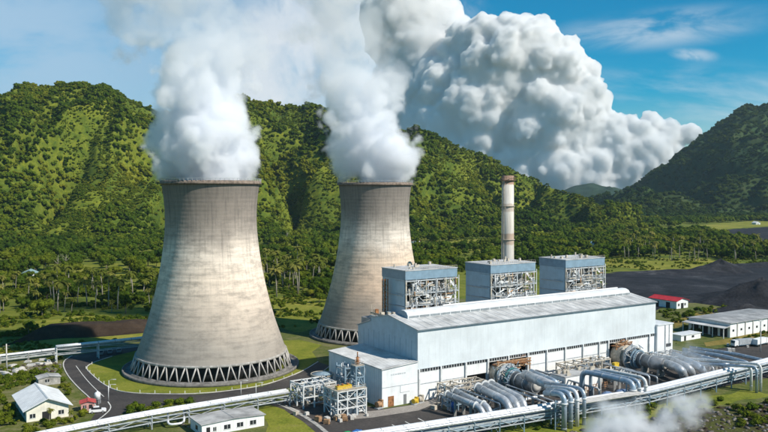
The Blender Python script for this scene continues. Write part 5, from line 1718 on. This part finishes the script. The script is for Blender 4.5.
# stones and litter of the garden: nobody could count them
rb = MB()
for poly, n, sz in (([(-10, 372), (10, 366), (50, 360), (62, 364), (60, 374), (30, 374), (0, 380)], 190, .7), ([(560, 432), (640, 420), (700, 409), (768, 402), (790, 420), (768, 450), (600, 470)], 700, .75), ([(270, 398), (300, 394), (320, 400), (300, 404)], 40, .4), ([(180, 425), (200, 415), (230, 411), (192, 430)], 30, .5), ([(440, 402), (520, 388), (640, 368), (690, 366), (640, 378), (560, 392), (480, 408)], 160, .5)):
    Q = [(at(*p).x, at(*p).y) for p in poly]; c = 0
    xa, xb = min(q[0] for q in Q), max(q[0] for q in Q); ya, yb_ = min(q[1] for q in Q), max(q[1] for q in Q)
    while c < n:
        x, y = rnd.uniform(xa, xb), rnd.uniform(ya, yb_)
        if not inside(Q, x, y): continue
        s = sz * rnd.uniform(.25, 1.0) ** 1.5; rb.cur = rnd.randrange(3); c += 1
        rb.ball((x, y, s * .2), s, (rnd.uniform(.7, 1.4), rnd.uniform(.7, 1.3), rnd.uniform(.4, .8)), 6, 4, .22)
o = rb.build('rubble', [ROCK, CONCD, EARTH]); tag(o, kind='stuff')


# ------------------------------------------------------------------ forest (far-off trees that read as one mass)
def instancer(name, pts, sources):
    """one object: points with crowns instanced on them"""
    src = bpy.data.collections.new(name + '_sources')
    for i, me in enumerate(sources):
        o = bpy.data.objects.new('%s_source_%02d' % (name, i), me); src.objects.link(o)
    me = bpy.data.meshes.new(name); me.from_pydata([p[:3] for p in pts], [], [])
    at_s = me.attributes.new('sc', 'FLOAT', 'POINT'); at_s.data.foreach_set('value', [p[3] for p in pts])
    at_r = me.attributes.new('rot', 'FLOAT_VECTOR', 'POINT'); at_r.data.foreach_set('vector', [c for p in pts for c in (0, 0, p[4])])
    at_i = me.attributes.new('idx', 'INT', 'POINT'); at_i.data.foreach_set('value', [p[5] for p in pts])
    o = bpy.data.objects.new(name, me); COL.objects.link(o); tag(o, kind='stuff')
    ng = bpy.data.node_groups.new(name, 'GeometryNodeTree')
    ng.interface.new_socket('Geometry', in_out='INPUT', socket_type='NodeSocketGeometry')
    ng.interface.new_socket('Geometry', in_out='OUTPUT', socket_type='NodeSocketGeometry')
    N = ng.nodes; Lk = ng.links
    gi = N.new('NodeGroupInput'); go = N.new('NodeGroupOutput')
    ci = N.new('GeometryNodeCollectionInfo'); ci.inputs['Collection'].default_value = src; ci.inputs['Separate Children'].default_value = True; ci.inputs['Reset Children'].default_value = True
    ip = N.new('GeometryNodeInstanceOnPoints'); ip.inputs['Pick Instance'].default_value = True
    def na(nm, dt):
        a = N.new('GeometryNodeInputNamedAttribute'); a.data_type = dt; a.inputs['Name'].default_value = nm; return a.outputs['Attribute']
    Lk.new(gi.outputs[0], ip.inputs['Points']); Lk.new(ci.outputs[0], ip.inputs['Instance'])
    Lk.new(na('idx', 'INT'), ip.inputs['Instance Index']); Lk.new(na('rot', 'FLOAT_VECTOR'), ip.inputs['Rotation']); Lk.new(na('sc', 'FLOAT'), ip.inputs['Scale'])
    Lk.new(ip.outputs[0], go.inputs[0])
    md = o.modifiers.new('scatter', 'NODES'); md.node_group = ng
    return o


FAR = []
for i, (h, w_, nl, m) in enumerate(((9, 9, 7, LEAF), (11, 9, 8, LEAF), (8, 8, 7, LEAF), (10, 11, 8, LEAF), (5, 5.5, 5, LEAFY), (4, 6, 5, LEAFY))):
    r_ = random.Random(500 + i); L = crown_lumps(h, w_, nl, r_)
    FAR.append(raw_mesh(leaf_cloud([((c[0], c[1], c[2] - h * .12), r) for c, r in L], 260, 1.45, r_), 'far_crown', m))
HLEAF = leaf_mat('hill_leaves', (0.018, 0.054, 0.009), (0.095, 0.145, 0.013), (0.27, 0.27, 0.024), 1.0, 0.0055)
HLEAFY = leaf_mat('hill_shrub_leaves', (0.07, 0.11, 0.012), (0.14, 0.18, 0.017), (0.26, 0.25, 0.03), 1.0, 0.01)
FARH = []
for me_ in FAR:
    m2_ = me_.copy(); m2_.materials.clear(); m2_.materials.append(HLEAFY if me_.materials[0] is LEAFY else HLEAF); FARH.append(m2_)
FARM = []
for i in range(4):
    r_ = random.Random(600 + i); L = crown_lumps(9, 11, 6, r_)
    FARM.append(raw_mesh(leaf_cloud([((c[0], c[1], c[2] - 2), r) for c, r in L], 150, 2.2, r_), 'far_crown', LEAFD))

pts = [(x, y, 0, s, rnd.uniform(0, 6.28), rnd.choice((0, 1, 2, 3))) for x, y, s in broad[NB:]]
instancer('tree_belt', pts, FAR)
PF = [raw_mesh(type('X', (), {'v': [v.co[:] for v in c.vertices], 'f': [tuple(p.vertices) for p in c.polygons], 'sm': [False] * len(c.polygons)}), 'far_palm', PALML) for c, _ in PALMS[:3]]
if palms[NP:]: instancer('palm_belt', [(x, y, 0, s, rnd.uniform(0, 6.28), rnd.randrange(3)) for x, y, s in palms[NP:]], PF)


# low growth over the plain: nobody could count it
ug = []
for poly, n in (([(-80, 282), (170, 268), (185, 318), (90, 330), (10, 338), (-90, 346)], 5200), ([(255, 250), (345, 246), (345, 300), (318, 326), (256, 330)], 2600), ([(408, 236), (520, 228), (600, 236), (606, 262), (412, 285)], 2600), ([(604, 250), (790, 250), (790, 262), (604, 266)], 700), ([(-20, 372), (62, 356), (64, 376), (30, 384), (-30, 400)], 420), ([(-60, 352), (20, 338), (60, 348), (0, 358)], 200), ([(600, 262), (800, 256), (800, 264), (600, 272)], 500), ([(660, 312), (730, 305), (700, 330), (676, 345)], 260)):
    Q = [(at(*p).x, at(*p).y) for p in poly]; c = 0
    xa, xb = min(q[0] for q in Q), max(q[0] for q in Q); ya, yb_ = min(q[1] for q in Q), max(q[1] for q in Q)
    for _ in range(n * 6):
        x, y = rnd.uniform(xa, xb), rnd.uniform(ya, yb_)
        if not inside(Q, x, y) or not clear(x, y) or fbm(x / 16, y / 16, 6.6, 3) < .0: continue
        ug.append((x, y, 0, rnd.uniform(.25, 1.0) * (1 if y > 330 else .55), rnd.uniform(0, 6.28), rnd.randrange(4))); c += 1
        if c >= n: break
instancer('undergrowth', ug, BUSH)


def hill_forest(hill, px0, px1, q0, q1, gap, sources, name, grass_t, big, fine=0):
    out = []
    Dm = interp(hill.peak, (px0 + px1) / 2); Df = interp(hill.foot, (px0 + px1) / 2)
    nd = int((Dm - Df) * (q1 - q0) / gap)
    for j in range(nd):
        q = q0 + (q1 - q0) * j / nd
        wm = (px1 - px0) / 784 * (Df + (Dm - Df) * q)
        for i in range(int(wm / gap)):
            px = px0 + (px1 - px0) * (i + rnd.random()) / int(wm / gap)
            D0, D1 = interp(hill.foot, px), interp(hill.peak, px)
            D = D0 + (D1 - D0) * (q + rnd.uniform(0, 1) * (q1 - q0) / nd)
            x = (px - 384) / 784 * D
            z = hill.z(px, D)
            if z < -1: continue
            g_ = fbm(x / 130 + 3, D / 170, hill.seed, 4)
            s = rnd.uniform(.65, 1.25)
            crest_ = q > .96
            if g_ > grass_t and not crest_:
                if rnd.random() < .25: continue
                s *= rnd.uniform(.6, 1.0); k = rnd.choice((4, 5, 5)) if len(sources) > 4 else rnd.randrange(len(sources))
            else:
                k = rnd.randrange(4) if rnd.random() < .86 or len(sources) < 5 else rnd.choice((4, 5))
            if rnd.random() < .02: s *= 1.5
            out.append((x, D, z - .8, s * big, rnd.uniform(0, 6.28), k))
    if fine:                                            # low scrub on the open slopes
        for _ in range(fine):
            px = rnd.uniform(px0, px1); q = rnd.uniform(0, 1.03)
            D0, D1 = interp(hill.foot, px), interp(hill.peak, px)
            D = D0 + (D1 - D0) * q; x = (px - 384) / 784 * D
            if fbm(x / 130 + 3, D / 170, hill.seed, 4) < grass_t - .05: continue
            if fbm(x / 14, D / 14, 4.4, 2) < -.15: continue
            z = hill.z(px, D)
            if z > -1: out.append((x, D, z - .3, rnd.uniform(.16, .5) * big, rnd.uniform(0, 6.28), rnd.choice((4, 5, 5, 1)) if len(sources) > 4 else rnd.randrange(4)))
    return instancer(name, out, sources)


hill_forest(hillA, -120, 640, .0, 1.10, 6.0, FARH, 'hill_forest', .16, .86, 130000)
hill_forest(hillB, 500, 860, .0, 1.04, 13.5, FARM, 'mountain_forest', .22, 1.2, 20000)

# ------------------------------------------------------------------ cumulus
def ico(sub):
    bm = bmesh.new(); bmesh.ops.create_icosphere(bm, subdivisions=sub, radius=1)
    v = np.array([x.co[:] for x in bm.verts]); f = np.array([[q.index for q in p.verts] for p in bm.faces]); bm.free()
    return v, f


ICO = {k: ico(k) for k in (1, 2, 3)}


def ball_mesh(name, balls):
    V, F, o = [], [], 0
    for c, r, k in balls:
        v, f = ICO[k]; V.append(v * r + np.array(c)); F.append(f + o); o += len(v)
    V = np.concatenate(V); F = np.concatenate(F)
    me = bpy.data.meshes.new(name)
    me.vertices.add(len(V)); me.vertices.foreach_set('co', V.ravel())
    me.loops.add(F.size); me.loops.foreach_set('vertex_index', F.ravel().astype(np.int32))
    me.polygons.add(len(F)); me.polygons.foreach_set('loop_start', np.arange(0, F.size, 3, dtype=np.int32)); me.polygons.foreach_set('loop_total', np.full(len(F), 3, dtype=np.int32))
    me.update(calc_edges=True); me.validate()
    return me


def cloud(name, label, lobes, D, voxel, mtl, seed, n1=90, n2=6):
    rd = random.Random(seed)
    balls = []
    for px, py, rp, dd in lobes:
        c = on_d(px, py, D + dd); r = rp / 784 * (D + dd)
        balls.append((c, r * .93, 3))
        for k in range(n1):
            d = Vector((rd.gauss(0, 1), rd.gauss(-.25, 1), rd.gauss(.15, 1))).normalized()
            r1 = r * (rd.uniform(.20, .34) if k < n1 * .2 else rd.uniform(.05, .14))
            c1 = c + d * (r * rd.uniform(.86, 1.0) - r1 * rd.uniform(.3, .7))
            balls.append((c1, r1, 2))
            for _ in range(n2 if k >= n1 * .2 else n2 * 5):
                e = (d * .6 + Vector((rd.gauss(0, 1), rd.gauss(0, 1), rd.gauss(.1, 1))).normalized()).normalized()
                r2 = r1 * (rd.uniform(.3, .6) if k >= n1 * .2 else rd.uniform(.12, .34))
                balls.append((c1 + e * (r1 * rd.uniform(.85, 1.05) - r2 * .2), r2, 1))
    o = bpy.data.objects.new(name, ball_mesh(name, balls)); COL.objects.link(o)
    o.data.materials.append(mtl)
    rm = o.modifiers.new('fuse', 'REMESH'); rm.mode = 'VOXEL'; rm.voxel_size = voxel; rm.use_smooth_shade = True
    sm = o.modifiers.new('soften', 'SMOOTH'); sm.factor = .5; sm.iterations = 2
    tx = bpy.data.textures.new(name + '_billow', 'CLOUDS'); tx.noise_scale = voxel * 5; tx.noise_depth = 5
    dp = o.modifiers.new('billow', 'DISPLACE'); dp.texture = tx; dp.texture_coords = 'GLOBAL'; dp.strength = voxel * 4.0; dp.mid_level = .5
    tx2 = bpy.data.textures.new(name + '_swell', 'CLOUDS'); tx2.noise_scale = voxel * 26; tx2.noise_depth = 4
    dp2 = o.modifiers.new('swell', 'DISPLACE'); dp2.texture = tx2; dp2.texture_coords = 'GLOBAL'; dp2.strength = voxel * 11; dp2.mid_level = .5
    rm2 = o.modifiers.new('refuse', 'REMESH'); rm2.mode = 'VOXEL'; rm2.voxel_size = voxel; rm2.use_smooth_shade = True
    sm2 = o.modifiers.new('soften_again', 'SMOOTH'); sm2.factor = .5; sm2.iterations = 1
    tag(o, label, 'cloud')
    return o


def cloud_mat(name, dens):
    m = bpy.data.materials.new(name); m.use_nodes = True
    t = NT(m.node_tree); m.node_tree.nodes.clear()
    v_ = t.n('ShaderNodeVolumeScatter', {'Color': (1, 1, 1, 1), 'Density': dens, 'Anisotropy': -0.5})
    t.n('ShaderNodeOutputMaterial', {'Volume': v_.outputs[0]})
    return m


cm_ = cloud_mat('cloud_droplets', .036)
cm2_ = cloud_mat('thin_cloud_droplets', .018)
cloud('cumulus_cloud', 'huge white cumulus tower rising behind the hills in the middle of the sky', [
    (527, 62, 44, 0), (500, 85, 52, 100), (552, 78, 40, -50), (572, 104, 38, -100), (545, 122, 52, -50), (586, 128, 30, -100), (480, 118, 56, 200), (512, 44, 30, 0), (540, 40, 24, 0),
    (562, 58, 24, -50), (600, 114, 13, -100), (635, 143, 26, -200), (649, 124, 13, -200), (668, 134, 16, -200), (688, 133, 13, -200), (615, 150, 28, -200), (655, 152, 20, -250), (590, 168, 30, -200), (560, 172, 35, -200),
    (525, 168, 40, 0), (455, 150, 45, 200), (478, 52, 36, 200), (625, 172, 26, -200), (600, 186, 28, -150), (560, 192, 32, -100), (645, 166, 22, -200), (672, 150, 14, -200), (615, 132, 20, -200), (462, 95, 48, 350), (440, 130, 46, 400)], 8000, 11, cm_, 5)
cloud('cumulus_cloud', 'broad grey and white cumulus bank behind the steam of the farther tower', [
    (430, 105, 52, 700), (452, 72, 42, 700), (425, 55, 45, 800), (400, 22, 42, 900), (436, 22, 30, 800), (463, 38, 20, 700), (408, 95, 42, 900), (416, -20, 42, 900), (402, 42, 36, 1000),
    (425, 160, 50, 700), (395, 165, 45, 800)], 8000, 14, cm2_, 9)


# ------------------------------------------------------------------ steam
def steam(name, label, cat, puffs, lo, hi, res, dens, n_scale, n_amp, edge, seed, warp=4.0, fade=None, colr=(.97, .98, 1.0), wisp=False, mouth=None):
    """drifting vapour: a density field of merged puffs broken up by turbulence"""
    m = bpy.data.materials.new(name + '_vapour'); m.use_nodes = True
    nt = m.node_tree; nt.nodes.clear(); t = NT(nt)
    pv = t.n('ShaderNodeVolumePrincipled', {'Color': (*colr, 1), 'Density': dens, 'Anisotropy': 0.0})
    t.n('ShaderNodeOutputMaterial', {'Volume': pv.outputs[0]})
    me = bpy.data.meshes.new(name); me.materials.append(m)
    o = bpy.data.objects.new(name, me); COL.objects.link(o)
    ng = bpy.data.node_groups.new(name, 'GeometryNodeTree')
    ng.interface.new_socket('Geometry', in_out='INPUT', socket_type='NodeSocketGeometry')
    ng.interface.new_socket('Geometry', in_out='OUTPUT', socket_type='NodeSocketGeometry')
    g = NT(ng)
    go = g.n('NodeGroupOutput')
    pos = g.n('GeometryNodeInputPosition').outputs[0]
    off = g.n('ShaderNodeVectorMath', {0: pos, 1: (seed * 31.7, seed * 11.3, seed * 7.9)}, operation='ADD').outputs[0]
    nc = g.n('ShaderNodeTexNoise', {'Vector': off, 'Scale': n_scale * .45, 'Detail': 3.0, 'Roughness': .5}).outputs['Color']
    wv = g.n('ShaderNodeVectorMath', {0: g.n('ShaderNodeVectorMath', {0: nc, 1: (.5, .5, .5)}, operation='SUBTRACT').outputs[0], 'Scale': warp * 2}, operation='SCALE').outputs[0]
    wp = g.n('ShaderNodeVectorMath', {0: pos, 1: wv}, operation='ADD').outputs[0]
    sdf = None
    for c, r in puffs:
        d = g.n('ShaderNodeVectorMath', {0: wp, 1: tuple(c)}, operation='DISTANCE').outputs['Value']
        d = g.math('SUBTRACT', d, r)
        sdf = d if sdf is None else g.math('SMOOTH_MIN', sdf, d, r * .35)
    n1 = g.n('ShaderNodeTexNoise', {'Vector': off, 'Scale': n_scale, 'Detail': 6.0, 'Roughness': .58, 'Distortion': .3}).outputs[0]
    tot = None
    for oc in range(4):                                                        # billow: rounded lumps at four sizes
        nz_ = g.n('ShaderNodeTexNoise', {'Vector': off, 'Scale': n_scale * (1, 2.1, 4.3, 8.7)[oc], 'Detail': 0.0}).outputs[0]
        b_ = g.math('MULTIPLY', g.math('ABSOLUTE', g.math('SUBTRACT', nz_, .5)), (6.0, 3.4, 1.9, 1.0)[oc])
        tot = b_ if tot is None else g.math('ADD', tot, b_)
    nn = g.math('SUBTRACT', 1.1, tot) if not wisp else g.math('SUBTRACT', g.math('MULTIPLY', g.math('ABSOLUTE', g.math('SUBTRACT', n1, .5)), 6.0), .45)
    v = g.math('ADD', sdf, g.math('MULTIPLY', nn, n_amp))
    if mouth:                                                                 # held together where it leaves the mouth
        mz = g.n('ShaderNodeSeparateXYZ', {0: pos}).outputs[2]
        v = g.math('ADD', v, g.n('ShaderNodeMapRange', {0: mz, 1: mouth[0], 2: mouth[1], 3: mouth[2], 4: 0.0}).outputs[0])
    den = g.n('ShaderNodeMapRange', {0: v, 1: edge * .5, 2: -edge, 3: 0.0, 4: 1.0}, interpolation_type='SMOOTHSTEP').outputs[0]
    if fade:
        sz_ = g.n('ShaderNodeSeparateXYZ', {0: pos}).outputs[2]
        fd = g.n('ShaderNodeMapRange', {0: sz_, 1: fade[0], 2: fade[1], 3: 1.0, 4: fade[2]}).outputs[0]
        den = g.math('MULTIPLY', den, fd)
    vc = g.n('GeometryNodeVolumeCube', {'Density': den, 'Background': 0.0, 'Min': tuple(lo), 'Max': tuple(hi), 'Resolution X': res[0], 'Resolution Y': res[1], 'Resolution Z': res[2]})
    sm_ = g.n('GeometryNodeSetMaterial', {'Geometry': vc.outputs[0], 'Material': m})
    ng.links.new(sm_.outputs[0], go.inputs[0])
    md = o.modifiers.new('vapour', 'NODES'); md.node_group = ng
    tag(o, label, cat)
    o['kind'] = 'stuff'
    return o


def puffs_px(lst, D):
    return [(on_d(px, py, D + dd), r / 784 * (D + dd)) for px, py, r, dd in lst]


pl1 = puffs_px([(190, 169, 26, 0), (226, 169, 26, 0), (208, 173, 38, 4), (206, 154, 40, 0), (180, 152, 24, -4), (236, 158, 20, 4), (202, 132, 36, 0), (232, 135, 20, 0), (182, 118, 22, 0), (206, 104, 32, 0), (228, 108, 16, 0), (198, 80, 32, 0), (236, 86, 15, 0),
                (196, 56, 30, 0), (226, 52, 28, 0), (238, 36, 18, 0), (214, 24, 22, 0), (178, 32, 22, -4), (160, 16, 22, -6), (140, 40, 13, -5), (128, 20, 16, -8), (125, -4, 18, -8), (150, -8, 24, -6), (182, -4, 26, 0), (215, -8, 18, 0), (160, -35, 34, -6), (200, -40, 34, 0)], 274)
steam('steam_plume', 'dense white steam plume rising from the nearer cooling tower', 'steam plume', pl1, (-108, 238, 62), (-38, 312, 152), (175, 180, 225), .36, .062, 4.6, 2.2, 1.0, 6.0, (82, 116, .15), mouth=(63, 73, 4.5))
pl2 = puffs_px([(363, 172, 20, 0), (389, 172, 20, 0), (376, 174, 29, 4), (377, 156, 32, 0), (352, 152, 17, 0), (366, 138, 30, 0), (338, 134, 15, -5), (330, 120, 12, -5), (360, 112, 27, 0), (380, 112, 14, 0), (344, 98, 18, 0), (366, 88, 26, 0),
                (332, 78, 16, -6), (350, 64, 28, 0), (378, 68, 16, 0), (328, 48, 22, -5), (360, 40, 25, 0), (383, 42, 12, 0), (338, 18, 28, 0), (366, 12, 20, 0), (312, 30, 14, -5), (330, -18, 34, 0), (362, -28, 28, 0)], 336)
steam('steam_plume', 'grey-white steam plume drifting up from the farther cooling tower', 'steam plume', pl2, (-58, 300, 62), (24, 372, 164), (190, 160, 230), .28, .060, 4.6, 2.4, 2.0, 6.5, (84, 116, .17), mouth=(63, 72, 4.0))
gs = []
for px, py, r, z, y0 in ((598, 436, 16, 0, 0), (612, 428, 15, 0, 0), (600, 420, 12, 0, 0), (606, 410, 9, 0, 0), (630, 425, 16, 0, 2), (650, 428, 14, 0, 2), (668, 418, 13, 0, 4), (688, 414, 11, 0, 4), (680, 404, 10, 0, 6), (700, 406, 8, 0, 6), (640, 412, 9, 0, 4), (622, 412, 9, 0, 2)):
    gs.append((on_d(px, py, 190 + y0), r / 784 * 190))
steam('ground_steam', 'pale ragged steam drifting low over the rubble at the bottom edge', 'steam', gs, (40, 172, 0.2), (86, 210, 14), (130, 108, 44), .42, .15, 3.0, 3.0, 3.0, 3.0, None, (.95, .96, .98), True)
gs = []
for px, py, r in ((655, 358, 6), (668, 352, 8), (680, 358, 9), (692, 362, 9), (704, 368, 8), (690, 350, 6), (700, 380, 7), (712, 376, 6)):
    gs.append((on_d(px, py, 245), r / 784 * 245))
steam('pipe_steam', 'thin wisp of steam leaking over the fat pipes by the end block', 'steam', gs, (78, 232, .5), (112, 258, 18), (100, 80, 54), .09, .22, 2.6, 3.5, 4.0, 2.0, None, (.97, .98, 1.0), True)


# ------------------------------------------------------------------ small things about the yard
KW = mat('marker_white', (.78, .77, .72), .7, .1)
mk = MB(); mk.bar((0, 0, 0), (0, 0, .95), .16); mkm = mk.mesh('marker_post', KW)
LP_ = [at(*p) for p in [(92, 364.5), (86, 369), (94, 376.5), (104, 384), (117, 390.6), (140, 393), (170, 394), (200, 393.6), (232, 390.5), (262, 386), (284, 379), (300, 372.5)]]
for a, b in zip(LP_[:-1], LP_[1:]):
    n = max(1, int((b - a).length / 4.5))
    for k in range(n):
        o = bpy.data.objects.new('marker_post', mkm); COL.objects.link(o); o.location = a.lerp(b, k / n)
        tag(o, 'short white marker post along the kerb of the tower lawn', 'marker post', 'marker posts along the lawn kerb')
dm = MB(); dm.lathe([(.01, 0), (.3, 0), (.3, .88), (.01, .9)], 14); dme = [dm.mesh('drum', m) for m in (BLUEP, RUST, STEEL)]
cbx = MB(); cbx.box((-.6, -.5, .12), (.6, .5, 1.0)); cbx.box((-.65, -.5, 0), (-.4, .5, .119)); cbx.box((.4, -.5, 0), (.65, .5, .119)); cme_ = [cbx.mesh('crate', m) for m in (STEELBG, CONCL, RUSTO)]
sl = MB(); sl.box((-1.1, -.7, 0), (1.1, .7, .3)); sl.box((-.9, -.6, .301), (1.0, .7, .55)); slm = sl.mesh('concrete_slab', CONCL)
for name, meshes, lab, cat, grp, poly, n in (
        ('drum', dme, 'steel drum standing on the asphalt in front of the hall wall', 'drum', 'drums in the hall yard', [(430, 398), (470, 392), (560, 380), (610, 372), (612, 376), (560, 386), (470, 402), (432, 405)], 16),
        ('crate', cme_, 'small crate on the asphalt between the pipes and the hall', 'crate', 'crates in the hall yard', [(424, 402), (480, 396), (545, 386), (600, 392), (560, 397), (480, 410), (430, 410)], 16),
        ('crate', cme_, 'small crate or equipment case beside the steel frames left of the annex', 'crate', 'crates by the steel frames', [(296, 412), (330, 420), (372, 412), (374, 416), (330, 425), (294, 416)], 14),
        ('concrete_slab', [slm], 'pale concrete slab lying in the garden behind the cream house', 'concrete slab', 'concrete slabs in the garden', [(-4, 372), (20, 364), (50, 358), (58, 363), (40, 371), (10, 380)], 22),
        ('crate', cme_, 'crate or scrap piece on the ground between the warehouse trucks and the pipes', 'crate', 'scrap by the warehouse trucks', [(702, 347), (768, 338), (780, 345), (730, 352), (704, 352)], 18)):
    Q = [(at(*p).x, at(*p).y) for p in poly]; c = 0
    while c < n:
        x, y = rnd.uniform(min(q[0] for q in Q), max(q[0] for q in Q)), rnd.uniform(min(q[1] for q in Q), max(q[1] for q in Q))
        if not inside(Q, x, y): continue
        o = bpy.data.objects.new(name, meshes[rnd.randrange(len(meshes))]); COL.objects.link(o); o.location = (x, y, .09); o.rotation_euler[2] = rnd.uniform(0, 3)
        s_ = rnd.uniform(.7, 1.4); o.scale = (s_, s_, s_); tag(o, lab, cat, grp); c += 1

# ------------------------------------------------------------------ haze: the humid air of the valley
hz = MB(); hz.box((-6100, -700, -60), (6100, 6200, 620))
hm = bpy.data.materials.new('humid_air'); hm.use_nodes = True
t = NT(hm.node_tree); hm.node_tree.nodes.clear()
pv = t.n('ShaderNodeVolumePrincipled', {'Color': (.60, .83, 1.0, 1), 'Density': 0.000036, 'Anisotropy': 0.2})
t.n('ShaderNodeOutputMaterial', {'Volume': pv.outputs[0]})
tag(hz.build('haze', hm), kind='stuff')
